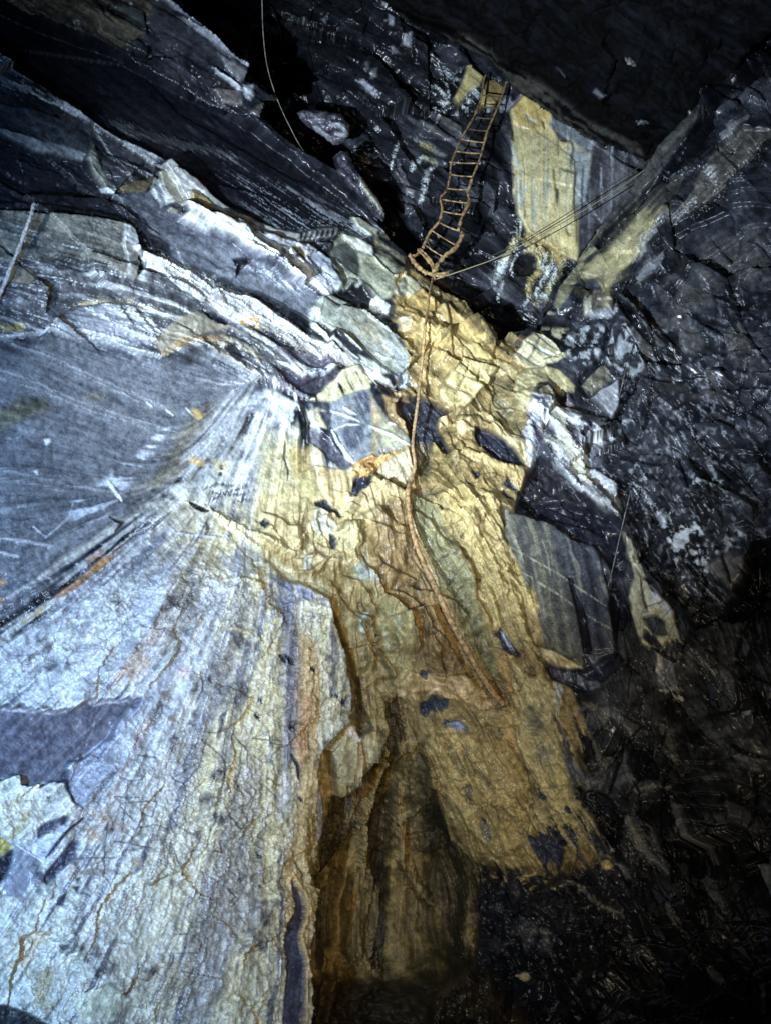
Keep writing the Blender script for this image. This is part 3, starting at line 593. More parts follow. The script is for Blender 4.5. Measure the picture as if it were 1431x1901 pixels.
for q in [[(740, 490), (690, 540), (650, 620), (610, 720), (580, 800), (500, 900), (480, 980)], [(830, 260), (790, 330), (740, 420), (720, 520)], [(1000, 260), (940, 290), (870, 290)], [(560, 830), (640, 880), (700, 920)], [(480, 780), (520, 820)], [(450, 880), (520, 940), (480, 960)], [(380, 1100), (420, 1150), (360, 1170)]]:
    S.L(b2(q), 16, 0, (.42, .24, .10), mix=.6, rag=7, dens=.4)
S.L(b2([(590, 840), (640, 890), (700, 920)]), 10, 0, (.22, .20, .20), mix=.8); S.L(b2([(430, 1140), (560, 1130), (640, 1140)]), 9, 0, (.22, .2, .19), mix=.8); S.L(b2([(720, 1060), (750, 1110)]), 14, 0, (.25, .19, .14), mix=.7)
S.P(b2([(880, 140), (920, 150), (940, 170), (900, 175)]), col=(.33, .18, .16), fe=3, mix=.8)
# long wandering cracks
for q in [[(1080, 380), (1150, 430), (1195, 500), (1210, 580), (1195, 700), (1160, 800), (1140, 900), (1110, 1000)], [(1100, 60), (1110, 130), (1060, 200)], [(1280, 380), (1350, 460), (1340, 560)], [(1300, 560), (1290, 640), (1330, 720)], [(1230, 800), (1290, 880), (1330, 800)], [(1120, 1000), (1200, 1030), (1180, 940)]]:
    S.L(b2(q), 3.2, -3.5, (.07, .06, .05), mix=.8, warp=1)
# scratched marks
for q in [[(740, 487), (800, 492), (850, 500)], [(740, 487), (728, 530)], [(770, 540), (792, 590), (770, 620), (720, 632), (655, 612)], [(620, 715), (750, 722)], [(650, 770), (655, 752), (760, 745), (845, 742)], [(650, 770), (690, 820), (722, 852)], [(850, 700), (858, 760), (830, 830), (765, 805), (762, 760)], [(350, 1065), (480, 1060), (620, 1055)], [(480, 1060), (470, 1110)],
          [(615, 968), (700, 978), (812, 1002)], [(710, 1020), (790, 995)], [(930, 970), (905, 1050), (895, 1115)], [(930, 970), (960, 1060), (985, 1150)], [(985, 1150), (1030, 1050), (1085, 935)], [(955, 600), (1020, 560), (1100, 520)], [(930, 590), (950, 620), (1000, 640), (1010, 670), (980, 740)], [(1120, 355), (1180, 360), (1240, 335)], [(1050, 930), (960, 880), (940, 850)],
          [(1100, 1130), (1130, 1200), (1120, 1270), (1150, 1285)], [(575, 870), (570, 1010), (565, 1150)], [(690, 630), (675, 800), (660, 900)], [(720, 900), (850, 870), (920, 900)], [(1000, 640), (1090, 540), (1130, 400)], [(1280, 1120), (1300, 1190), (1330, 1150)], [(1240, 1230), (1290, 1290), (1250, 1330)]]:
    S.L(b2(q), 1.9, -1.2, (.08, .08, .10), mix=.85, warp=.25, taper=False)
r3 = lambda p: Z(300, 1300, p)
for q in [[(50, 1300), (130, 1290), (190, 1340), (185, 1400), (60, 1400)], [(90, 1500), (300, 1540)], [(120, 1530), (160, 1480)], [(360, 960), (400, 1000), (440, 950), (420, 900)], [(520, 940), (560, 920), (570, 1000), (530, 1020), (515, 970)], [(610, 980), (650, 990), (640, 1060), (615, 1040), (612, 985)], [(330, 1050), (380, 1090), (340, 1140)], [(400, 1200), (440, 1250)],
          [(490, 300), (540, 340), (600, 330)], [(560, 160), (580, 230), (640, 240)], [(480, 210), (640, 215)], [(540, 470), (620, 560), (700, 540)], [(550, 420), (640, 480)]]:
    S.L(r3(q), 1.9, -1.2, (.09, .08, .08), mix=.8, warp=.3, taper=False)
rr = random.Random(4)
def scribble(n, box, ln, c, wd=1.7, jit=.9, base=None, mix=.7):
    for k in range(n):
        x, y = rr.uniform(box[0], box[2]), rr.uniform(box[1], box[3]); a = rr.uniform(0, 6.28) if base is None else math.radians(base)+rr.gauss(0, .35)
        if base is not None and x < 300: a += .35
        q = [(x, y)]; cur = rr.uniform(-.5, .5)
        for j in range(rr.randint(2, 6)):
            a += cur*jit+rr.gauss(0, .2); q.append((q[-1][0]+ln*math.cos(a), q[-1][1]+ln*math.sin(a)))
        S.L(q, wd, -1.1, c, mix=mix, warp=.2)
scribble(60, (330, 1120, 560, 1420), 14, (.16, .16, .17), mix=.5)
scribble(60, (180, 1380, 540, 1850), 17, (.16, .15, .14), mix=.5)
scribble(50, (120, 1050, 600, 1880), 22, (.14, .14, .15), 2.4, .15, 103, .4)
scribble(20, (0, 1080, 330, 1300), 20, (.14, .14, .17), 2.4, .15, 125, .4)
# dark broad stains low down
for q in [[(400, 1430), (450, 1540), (400, 1660), (380, 1800)], [(250, 1640), (200, 1740), (180, 1830)], [(480, 1700), (470, 1800), (490, 1901)], [(340, 1560), (330, 1620)], [(440, 1560), (460, 1640)], [(300, 1820), (280, 1901)]]:
    S.L(q, 26, -1, (.16, .15, .13), mix=.55, rag=9, dens=.3)
# loose flakes at the bottom left
S.P([(130, 1850), (190, 1825), (230, 1850), (210, 1890), (150, 1901)], h=8, gx=-5, fe=3, col=(.5, .52, .42), flat=.6)
S.P([(-200, 1860), (0, 1862), (60, 1880), (110, 1920), (-200, 1960)], h=-20, fe=3, col=(.05, .05, .05))
S.P([(60, 1810), (90, 1800), (88, 1870), (66, 1880)], col=(.25, .2, .09), fe=8, rag=6, mix=.7); S.P([(30, 1720), (80, 1740), (50, 1790), (0, 1800), (0, 1750)], col=(.45, .34, .2), fe=12, rag=9, mix=.6, dens=.6)

# ---- the right margin of the left wall
S.P(r3([(700, -400), (820, -300), (840, 0), (820, 150), (820, 300), (840, 500), (850, 900), (850, 1100), (810, 1400), (790, 1560), (800, 2300), (640, 2300), (650, 1150), (660, 850), (690, 600), (720, 420), (690, 200)]), col=(.46, .33, .17), fe=7, rag=3, mix=.85)
S.P(r3([(710, -120), (790, 0), (790, 200), (730, 400), (700, 200), (715, 0)]), col=(.42, .20, .13), fe=6, rag=5, mix=.7)
S.P(r3([(600, 300), (700, 400), (680, 600), (600, 640)]), col=(.48, .5, .52), fe=12, rag=6, mix=.7)
S.P(r3([(800, 700), (850, 640), (860, 915), (810, 880)]), h=3, fe=3, col=(.55, .58, .56), mix=.8)
S.P(r3([(690, 1000), (740, 1090), (765, 1160), (730, 1300), (745, 1500), (720, 2300), (640, 2300), (652, 1250), (690, 1200), (688, 1080)]), h=-9, fe=3, warp=.6, rag=1.5, col=(.06, .06, .10), mix=.97, flat=.5)
S.L(r3([(690, 960), (720, 1010), (755, 1100), (770, 1170), (735, 1300), (755, 1480), (780, 1560)]), 5, 6, (.5, .33, .12), mix=.7)
S.L(r3([(790, 740), (805, 800), (800, 860), (830, 920)]), 3, -4, (.1, .07, .03)); S.L(r3([(700, 880), (740, 960), (740, 1020)]), 3, -4, (.12, .08, .03)); S.L(r3([(690, 290), (720, 350), (730, 430)]), 5, -6, (.04, .04, .07))
S.P([(505, 1050), (535, 1075), (545, 1200), (535, 1400), (515, 1420), (515, 1250)], col=(.17, .17, .24), dens=.4, densn='nC', fe=10, mix=.65)
c8 = lambda p: Z(480, 850, p, .36338)
S.P(c8([(90, 580), (150, 590), (230, 690), (330, 780), (300, 800), (200, 750), (120, 800), (90, 700)]), h=-3, fe=4, col=(.16, .17, .27), dens=1, mix=.9)
S.P(c8([(200, 740), (330, 780), (340, 820), (230, 790)]), h=5, fe=3, col=(.6, .56, .42))
for q in [[(100, 1010), (150, 1060)], [(80, 1010), (110, 1050)]]: S.L(c8(q), 5, -6, (.02, .02, .04))
for q in [(565, 1245), (627, 1303), (545, 1478), (530, 1345), (470, 1590), (470, 1650), (470, 1330), (475, 1300), (610, 1290)]: S.L([(q[0]-3, q[1]-5), (q[0]+3, q[1]+4)], 6, -5, (.03, .03, .06), rag=2)

# ================= centre ochre wall
S.P(CEN, h=0, fe=14, rag=9, col=(.26, .19, .08), mix=.95, rough=.46)
S.P(c8([(130, 480), (0, 430), (0, 200), (200, 100), (450, 60), (600, 80), (760, 180), (640, 240), (560, 300), (450, 500), (330, 560), (200, 520)]), col=(.47, .40, .22), fe=16, rag=4, mix=.85)
S.P(c8([(620, 240), (760, 200), (800, 400), (900, 700), (1000, 900), (1100, 1100), (1000, 1150), (820, 1100), (760, 800), (640, 680), (560, 500)]), col=(.24, .145, .07), fe=14, rag=3, mix=.8)
S.P(c8([(480, 520), (560, 600), (640, 700), (760, 800), (780, 1000), (760, 1180), (680, 1150), (620, 950), (600, 820), (480, 650)]), h=4, fe=8, col=(.34, .29, .14), mix=.85)
S.P(c8([(540, 520), (600, 620), (500, 640), (470, 560)]), col=(.34, .38, .34), fe=8, mix=.8); S.P(c8([(640, 740), (700, 850), (660, 1000), (630, 900)]), col=(.34, .38, .32), dens=.4, fe=6, mix=.6)
S.P(c8([(780, 180), (880, 160), (940, 300), (1040, 480), (1100, 720), (1210, 1000), (1230, 1200), (1120, 1050), (980, 760), (880, 560), (810, 380)]), col=(.19, .19, .105), fe=10, rag=3, mix=.85)
S.P(c8([(870, 190), (1030, 120), (1180, 190), (1260, 380), (1360, 620), (1431, 760), (1431, 1000), (1330, 960), (1200, 880), (1130, 760), (1080, 560), (1030, 420), (950, 330)]), h=8, gx=-6, fe=5, col=(.42, .34, .16), mix=.9)
m = S.mask(c8([(870, 190), (1030, 120), (1180, 190), (1260, 380), (1360, 620), (1431, 760), (1431, 1000), (1330, 960), (1200, 880), (1130, 760), (1080, 560), (1030, 420), (950, 330)]), 8)
S.h += m*(3.5*S.nB+1.5*S.nA+2.5*S.i2); S.facets(m, 22, 2.0, 50, .35, .14, 31)
S.P(c8([(1210, 1000), (1280, 1020), (1340, 1300), (1450, 1514), (1200, 1514), (1260, 1300)]), col=(.44, .26, .09), fe=8, rag=3, mix=.8)
# plates on the upper left of the centre wall
for q, h, c in [([(280, 260), (330, 250), (400, 330), (370, 400), (300, 400), (270, 330)], 6, (.42, .43, .34)), ([(230, 490), (280, 470), (270, 560), (240, 570)], 4, (.42, .46, .42)), ([(390, 340), (470, 330), (510, 420), (470, 480), (400, 470)], 6, (.40, .36, .20)),
                ([(180, 80), (300, 40), (290, 190), (200, 190)], 3, (.40, .36, .18)), ([(300, 40), (440, 60), (480, 210), (420, 240), (330, 180)], 4, (.46, .36, .2)), ([(480, 790), (560, 790), (540, 900), (500, 890)], 4, (.40, .44, .38)), ([(150, 480), (300, 440), (400, 480), (480, 520), (440, 560), (300, 520)], 7, (.5, .42, .25))]:
    S.P(c8(q), h=h, gx=rr.uniform(-8, 8), gy=rr.uniform(-8, 8), fe=2.5, col=c, mix=.85)
for q, h, dc in [([(620, 240), (660, 310), (720, 370), (790, 400)], -12, 60), ([(520, 500), (600, 590), (640, 690), (740, 780), (790, 900), (810, 1000)], -14, 70), ([(740, 640), (880, 690), (1000, 750), (1100, 805)], -14, 80), ([(650, 660), (760, 700), (830, 760), (880, 850), (1010, 940)], -12, 60),
              ([(640, 690), (740, 760), (760, 860), (820, 900)], -10, 50), ([(400, 620), (500, 640), (560, 700), (620, 820)], -12, 50), ([(480, 780), (600, 820), (610, 960), (680, 1060), (700, 1160)], -14, 60), ([(330, 620), (440, 760), (480, 790), (560, 900), (600, 1100)], -12, 50), ([(870, 860), (950, 960), (960, 1100), (940, 1150)], -10, 40),
              ([(0, 290), (100, 300), (160, 340), (230, 330)], -8, 40), ([(220, 500), (300, 480), (340, 520), (400, 530)], -8, 40), ([(240, 570), (330, 520), (320, 590)], -8, 30), ([(560, 350), (680, 400), (800, 440)], 5, 40), ([(600, 470), (700, 560), (810, 620)], -7, 50), ([(780, 250), (900, 360), (1040, 480), (1110, 700)], 6, 50),
              ([(1030, 420), (1080, 560), (1110, 700), (1170, 800), (1210, 890)], -10, 40), ([(810, 800), (830, 900), (800, 1000)], -8, 30), ([(400, 400), (430, 330), (500, 340), (510, 440), (480, 480)], 8, 30), ([(210, 300), (260, 400), (200, 460)], 6, 30)]:
    S.E(c8(q), abs(h)*2.3, dc, col=(.16, .10, .05), mix=.5, w=2.6, warp=1.3)  # raised plate edges, their shadow bands also put into the colour
S.L(c8([(0, 400), (100, 450), (180, 500)]), 8, 9, (.6, .5, .28), mix=.6); S.L(c8([(330, 290), (390, 335)]), 4, 4, (.6, .5, .3)); S.L(c8([(130, 490), (200, 430), (250, 370)]), 4, 4, (.6, .5, .3))
for q in [[(280, 210), (350, 225), (400, 260), (425, 300), (400, 300), (350, 255), (290, 235)], [(500, 90), (580, 85), (590, 120), (540, 170), (490, 205), (500, 140)], [(590, 85), (660, 90), (700, 130), (640, 110)], [(915, 235), (950, 240), (955, 262), (930, 275)], [(950, 330), (1000, 350), (1010, 372), (970, 360)], [(1020, 395), (1052, 390), (1045, 440), (1025, 425)],
          [(1210, 890), (1260, 900), (1340, 1000), (1320, 1020), (1240, 980)], [(1260, 80), (1370, 190), (1350, 210), (1270, 130)], [(1240, 150), (1300, 200), (1260, 190)], [(370, 400), (390, 440), (370, 460)], [(0, 330), (30, 310), (50, 340), (20, 380)], [(1090, 60), (1120, 70), (1105, 85)]]:
    S.P(c8(q), h=-13, fe=2.2, rag=2.5, gx=-8, col=(.022, .03, .055), mix=.97, warp=.8)
S.P(c8([(1225, 890), (1270, 905), (1320, 985), (1290, 985)]), h=2, fe=3, col=(.3, .36, .55), dens=.3, densn='nA')
S.P(c8([(760, 1080), (850, 1100), (930, 1110), (1050, 1100), (1100, 1150), (1190, 1270), (1150, 1290), (1000, 1230), (940, 1220), (880, 1190), (780, 1200), (700, 1170)]), h=12, gy=-10, fe=4, col=(.48, .34, .17), mix=.85)
for q in [[(700, 1180), (760, 1180), (750, 1240), (700, 1210)], [(770, 1170), (810, 1190), (810, 1240), (770, 1210)], [(850, 1140), (900, 1120), (930, 1150), (930, 1200), (880, 1220), (845, 1180)], [(1000, 1130), (1080, 1150), (1060, 1200), (1010, 1190)]]:
    S.P(c8(q), h=7, gx=rr.uniform(-9, 9), gy=-8, fe=3, col=(.56, .40, .24), flat=.3)
for q in [[(800, 1090), (850, 1095), (840, 1115)], [(860, 1240), (900, 1220), (905, 1300), (850, 1310), (830, 1270)], [(920, 1240), (970, 1230), (960, 1280), (930, 1290)], [(950, 1370), (1010, 1365), (1050, 1400), (990, 1420)], [(815, 1450), (860, 1440), (850, 1500)]]:
    S.P(c8(q), h=-10, fe=4, rag=3.5, col=(.03, .045, .08), mix=.95)
S.P([(895, 1262), (925, 1272), (945, 1290), (952, 1312), (925, 1318), (900, 1300)], h=8, fe=4, rag=3, col=(.16, .09, .045), mix=.85)
S.L([(735, 600), (722, 640), (742, 700)], 4, 0)

# plates above : grey green
S.P(u([(590, 440), (660, 440), (740, 470), (860, 560), (950, 640), (1010, 720), (1062, 800), (1062, 880), (990, 880), (870, 810), (750, 720), (640, 640), (560, 580), (520, 520)]), h=10, gx=2, gy=-4, fe=3, col=(.27, .29, .25), flat=.55)
S.P(u([(860, 740), (960, 700), (1040, 800), (1062, 880), (960, 880)]), col=(.34, .38, .38), dens=.6, fe=8, mix=.7)
S.P(u([(720, 560), (860, 600), (940, 760), (820, 700)]), col=(.30, .25, .15), dens=.1, densn='nC', fe=14, mix=.6)
S.L(u([(740, 480), (860, 570), (960, 660)]), 5, 6, (.10, .10, .08), mix=.6)
for q in [[(540, 590), (600, 660), (620, 690)], [(600, 600), (680, 660), (780, 740)], [(690, 680), (770, 740), (800, 770)], [(880, 775), (930, 800), (970, 805)]]: S.L(u(q), 4, 5, (.6, .6, .5), mix=.7)
S.P(u([(520, 540), (560, 470), (600, 450), (560, 600), (640, 700), (740, 790), (880, 830), (960, 880), (900, 890), (740, 800), (600, 700), (530, 620)]), h=5, fe=3, col=(.48, .52, .46), dens=.8, mix=.8)
S.P(u([(700, 90), (770, 120), (870, 190), (875, 250), (930, 290), (1000, 350), (1010, 440), (960, 470), (880, 440), (800, 360), (720, 410), (640, 300), (620, 180)]), h=6, gx=5, fe=3, col=(.22, .23, .18), flat=.5)
S.P(u([(620, 160), (720, 150), (770, 190), (805, 270), (795, 340), (720, 300), (650, 230)]), h=-4, fe=3, col=(.09, .095, .08), flat=.5)  # shade on this part of the plate, painted as a darker tone
S.P(u([(690, 105), (770, 130), (875, 190), (870, 245), (790, 200), (700, 130)]), h=6, gy=-20, fe=2.5, col=(.55, .58, .50), dens=.8, densn='i2')
S.P(u([(740, 340), (800, 370), (880, 430), (965, 510), (950, 550), (860, 490), (740, 400)]), h=8, gy=-20, fe=3, col=(.62, .64, .60), dens=.9, densn='i2')
S.P(u([(790, 220), (880, 250), (990, 350), (1000, 430), (940, 470), (860, 400), (800, 300)]), h=2, gx=4, fe=3, col=(.36, .37, .27), mix=.9)
S.L(u([(870, 240), (930, 300), (1000, 355)]), 3, 4, (.65, .62, .45))
S.P(u([(755, 15), (800, 20), (915, 80), (905, 140), (850, 110), (780, 70)]), h=8, gx=-4, fe=2.5, col=(.44, .45, .36), flat=.6)
S.P(u([(880, 100), (960, 90), (1060, 220), (1060, 300), (1010, 340), (930, 260), (880, 180)]), h=4, gx=14, fe=3, col=(.14, .13, .085), dens=1.4)
S.P(u([(930, 170), (1000, 240), (1040, 320), (980, 330), (900, 240)]), h=2, fe=5, col=(.25, .26, .2), dens=.2)
# ochre crest
S.P(u([(1000, 350), (1060, 310), (1110, 320), (1190, 370), (1330, 470), (1431, 560), (1500, 640), (1700, 800), (1800, 830), (1700, 900), (1500, 900), (1431, 1000), (1230, 1010), (1150, 900), (1060, 770), (1010, 690), (1000, 620), (1070, 590), (1060, 520), (1000, 480)]), h=6, fe=4, col=(.36, .26, .11), mix=.95, rough=.3)  # crest base darkened for the shade around the bright slabs
S.P(u([(1060, 310), (1110, 320), (1190, 370), (1330, 470), (1431, 560), (1600, 700), (1700, 800), (1600, 790), (1431, 660), (1300, 560), (1160, 430)]), h=4, gy=14, fe=3, col=(.20, .15, .07), mix=.85)  # shaded strip painted as a darker tan
S.P(u([(1050, 330), (1130, 370), (1150, 410), (1090, 460), (1020, 420)]), h=8, gx=-8, fe=2.5, col=(.55, .55, .38), flat=.6)
S.P(u([(1000, 430), (1040, 350), (1060, 380), (1060, 430), (1020, 470)]), h=5, gx=-10, fe=2.5, col=(.28, .30, .24))
S.P(u([(1090, 460), (1150, 410), (1230, 500), (1200, 555), (1140, 530)]), h=12, gx=-6, gy=-10, fe=2.5, col=(.62, .40, .14), flat=.7)
S.P(u([(1210, 540), (1260, 500), (1330, 570), (1400, 650), (1431, 690), (1370, 700), (1280, 640)]), h=16, gx=-4, gy=-10, fe=2.5, col=(.64, .46, .20), flat=.7)
S.P(u([(1030, 500), (1090, 470), (1150, 540), (1120, 620), (1090, 600), (1060, 540)]), h=-4, gx=6, fe=3, col=(.30, .20, .07))
S.P(u([(1120, 590), (1180, 600), (1260, 660), (1330, 740), (1270, 740), (1180, 700), (1110, 640)]), h=7, gx=-6, gy=-14, fe=2.5, col=(.58, .42, .18))
t5 = lambda p: Z(800, 480, p)
S.P(t5([(100, 440), (180, 460), (250, 480), (310, 530), (355, 572), (300, 570), (240, 550), (150, 490)]), h=14, gx=-4, gy=-16, fe=2.3, col=(.62, .50, .22), flat=.6)
S.P(t5([(130, 330), (180, 440), (290, 430), (300, 465), (200, 485), (120, 440), (40, 350)]), h=9, gx=-6, fe=2.5, col=(.60, .46, .19), flat=.5)
S.P(t5([(150, 245), (175, 235), (240, 320), (235, 335), (180, 290)]), h=12, gx=-10, fe=2.2, col=(.5, .38, .14), flat=.6)
S.P(t5([(350, 560), (420, 580), (480, 620), (460, 650), (380, 650), (340, 600)]), h=6, gy=-10, fe=2.5, col=(.58, .50, .26), flat=.5)
S.P(t5([(170, 560), (260, 590), (350, 610), (330, 680), (280, 730), (180, 820), (100, 810), (45, 780), (40, 730), (110, 640)]), h=15, gx=-5, gy=-5, fe=2.5, col=(.60, .52, .26), flat=.75)
for q in [[(130, 650), (200, 680), (300, 710)], [(80, 720), (150, 740), (230, 770)], [(200, 600), (170, 680), (120, 760)], [(260, 620), (240, 700)]]: S.L(t5(q), 3, -4, (.18, .13, .05), mix=.8)
for q, h in [([(0, 180), (60, 300), (100, 430), (130, 560)], 14), ([(60, 200), (240, 330), (330, 430), (430, 560)], 12), ([(20, 350), (120, 440), (240, 550), (350, 575)], 12), ([(0, 480), (100, 560), (150, 600), (110, 660), (40, 740)], 12), ([(350, 600), (300, 700), (200, 820)], 12), ([(120, 860), (260, 880), (400, 960), (540, 1060)], 14), ([(440, 760), (520, 720), (620, 720)], 10), ([(100, 940), (140, 1060), (250, 1120)], 12), ([(0, 900), (60, 950), (100, 1060)], 10)]:
    S.E(t5(q), h, 45, col=(.14, .10, .04), mix=.6, w=2.4, warp=1.1)
S.P(t5([(300, 660), (390, 640), (440, 690), (430, 780), (350, 760)]), h=-8, gx=10, fe=3, col=(.18, .15, .08), mix=.8)  # cast shadow painted as a dark olive patch
S.P(t5([(450, 540), (500, 480), (560, 410), (620, 430), (690, 470), (745, 560), (680, 590), (560, 605), (490, 580)]), h=13, gx=3, gy=-7, fe=2.5, col=(.56, .52, .34), flat=.5)
for q in [[(560, 420), (620, 460), (700, 520)], [(520, 470), (600, 510), (700, 560)], [(480, 520), (560, 570), (600, 600)], [(600, 430), (570, 500), (540, 560)]]: S.L(t5(q), 3.5, -5, (.08, .08, .07), mix=.8)
S.P(t5([(600, 450), (680, 490), (700, 540), (600, 510)]), col=(.5, .56, .62), dens=0, fe=4)
S.P(t5([(470, 640), (540, 610), (620, 605), (700, 630), (800, 710), (790, 740), (720, 760), (640, 700), (590, 700), (540, 760), (535, 860), (480, 830), (440, 760)]), h=9, gx=-5, gy=-10, fe=3, col=(.42, .38, .22), flat=.3)
S.P(t5([(620, 730), (660, 760), (750, 830), (770, 890), (700, 860), (600, 800), (590, 760)]), h=7, gx=-6, fe=2.5, col=(.46, .44, .30))
S.P(t5([(600, 740), (640, 730), (665, 765), (625, 790)]), h=8, fe=2, col=(.6, .58, .42), flat=.6)
S.P(t5([(750, 745), (800, 800), (815, 870), (780, 890), (750, 830)]), h=6, gx=-14, fe=2.3, col=(.13, .11, .13))
S.P(t5([(340, 740), (420, 790), (490, 800), (500, 1000), (400, 950), (330, 860)]), h=-6, gx=5, fe=3, col=(.17, .15, .08), mix=.7)
S.P(t5([(345, 905), (430, 960), (520, 1020), (550, 1110), (545, 1170), (470, 1080), (370, 990), (330, 930)]), h=10, gx=-4, gy=-10, fe=3, col=(.55, .47, .26))
S.P(t5([(245, 935), (330, 960), (400, 1000), (450, 1050), (530, 1135), (470, 1130), (400, 1120), (290, 1060), (240, 1000)]), h=-24, fe=2.6, col=(.03, .034, .055), mix=.98)
S.P(t5([(415, 1180), (450, 1200), (500, 1280), (450, 1270), (395, 1240)]), h=-12, fe=2.4, col=(.04, .05, .09), mix=.98)
S.P(t5([(130, 1070), (200, 1050), (330, 1100), (500, 1150), (540, 1200), (500, 1290), (400, 1180), (250, 1120)]), h=5, gy=-10, fe=3, col=(.48, .38, .18), mix=.8)
for q in [[(40, 870), (90, 850), (100, 920), (50, 930)], [(130, 890), (200, 890), (230, 960), (150, 970)], [(190, 720), (240, 740), (220, 800)], [(250, 860), (330, 850), (340, 900)]]: S.P(t5(q), h=6, gx=rr.uniform(-15, 5), gy=-10, fe=2.4, col=(.56, .46, .24), flat=.3)
# hollow behind the rope
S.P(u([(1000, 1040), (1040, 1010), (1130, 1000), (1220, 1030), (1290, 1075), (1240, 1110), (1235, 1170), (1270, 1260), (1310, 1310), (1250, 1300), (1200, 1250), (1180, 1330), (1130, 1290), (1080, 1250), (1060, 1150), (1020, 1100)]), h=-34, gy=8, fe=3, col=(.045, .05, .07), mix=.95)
S.P(u([(1070, 1100), (1100, 1080), (1150, 1150), (1240, 1240), (1180, 1240), (1110, 1180)]), col=(.2, .25, .38), dens=-.4, densn='nA', fe=6)
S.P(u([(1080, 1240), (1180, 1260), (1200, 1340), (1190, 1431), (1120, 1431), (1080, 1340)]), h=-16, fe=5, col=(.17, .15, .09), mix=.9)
S.P(u([(930, 1000), (1000, 1020), (1060, 1150), (1080, 1240), (1000, 1200), (960, 1100)]), h=-6, fe=4, col=(.30, .20, .10))
S.P(u([(880, 915), (920, 920), (1000, 960), (1010, 980), (940, 960)]), h=-14, fe=2, col=(.05, .03, .02)); S.P(u([(980, 960), (1060, 1000), (1090, 1020), (1020, 1015)]), h=6, fe=2, col=(.5, .32, .18))
S.P(u([(960, 900), (1060, 880), (1090, 960), (1010, 960)]), h=3, fe=4, col=(.35, .40, .52), dens=.6, densn='i2')
S.P(u([(1050, 770), (1100, 790), (1075, 800)]), h=-10, fe=2, col=(.02, .015, .01))
S.P(u([(950, 600), (1010, 590), (1010, 630), (960, 640)]), h=-5, fe=2, col=(.05, .06, .09)); S.P(u([(1010, 570), (1080, 565), (1080, 620), (1030, 640)]), h=8, gx=-10, fe=2.2, col=(.46, .40, .26))
# striped plate
S.P(u([(620, 1040), (700, 1010), (860, 965), (910, 1060), (1000, 1160), (1080, 1250), (1060, 1290), (960, 1320), (880, 1350), (760, 1375), (700, 1260), (640, 1160)]), h=5, gx=3, fe=3, col=(.20, .225, .25), flat=.7)
S.P(u([(770, 990), (850, 970), (870, 1060), (840, 1180), (780, 1320), (700, 1300), (690, 1180), (760, 1100)]), col=(.075, .085, .12), dens=.8, fe=7, mix=.9)
S.P(u([(870, 1000), (900, 1060), (930, 1120), (900, 1250), (870, 1350), (840, 1340), (870, 1180)]), col=(.38, .30, .16), fe=6, mix=.8)
S.P(u([(930, 1110), (1060, 1240), (1040, 1290), (900, 1330)]), col=(.34, .33, .2), fe=8, mix=.8)
for q in [[(630, 1080), (700, 1100), (800, 1150)], [(640, 1190), (720, 1160), (800, 1165)], [(850, 1170), (960, 1220), (1080, 1290)], [(960, 1150), (1010, 1170)], [(700, 1060), (780, 1110)]]: S.L(u(q), 3.5, 4, (.6, .62, .58), mix=.75)
S.P(u([(520, 1080), (560, 1060), (640, 1100), (620, 1180), (540, 1160)]), h=5, fe=3, col=(.5, .48, .34)); S.P(u([(570, 1080), (640, 1080), (630, 1190), (600, 1150)]), h=-6, fe=3, col=(.07, .07, .1))
S.P(u([(515, 1165), (580, 1190), (640, 1250), (700, 1330), (770, 1395), (700, 1405), (620, 1330), (550, 1260)]), h=-8, gx=8, fe=3, col=(.09, .085, .11), mix=.95)
S.L(u([(640, 1180), (680, 1260), (760, 1370)]), 4, 5, (.5, .54, .6))
S.P(u([(745, 1400), (780, 1370), (850, 1330), (880, 1350), (1000, 1320), (960, 1360), (900, 1400), (850, 1450), (760, 1440)]), h=7, gx=-5, fe=2.5, col=(.55, .26, .09), mix=.95)
m = S.mask(u([(745, 1400), (850, 1330), (1000, 1320), (900, 1400), (850, 1450), (760, 1440)]), 4); S.h += m*3*S.i1; S.facets(m, 14, 1.2, 20, .5, .2, 41)
S.P(u([(960, 1350), (1060, 1310), (1120, 1400), (1060, 1480), (900, 1450), (900, 1400)]), h=4, fe=3, col=(.45, .40, .26))
# cliff of the recess under the shelf and its folds
q4 = lambda p: Z(550, 1250, p, .4193)
S.P(q4([(130, 340), (200, 280), (300, 260), (390, 330), (330, 430), (250, 550), (220, 540), (180, 460), (140, 400)]), h=6, gx=-4, fe=5, col=(.40, .36, .22), mix=.8)
S.P(q4([(200, 230), (230, 225), (290, 295), (250, 300), (200, 260)]), h=12, gx=-8, fe=2.5, col=(.62, .56, .46), flat=.4)
for q in [[(265, 300), (270, 400), (250, 480)], [(285, 300), (300, 420), (290, 470)]]: S.L(q4(q), 5, -4, (.30, .12, .04), mix=.85)
S.P(q4([(560, 290), (620, 250), (700, 240), (800, 290), (960, 330), (1000, 430), (1045, 580), (1030, 760), (1095, 850), (900, 880), (780, 860), (700, 700), (640, 500), (590, 400)]), h=10, gx=-2, fe=5, col=(.36, .27, .11), mix=.9, rough=.33)
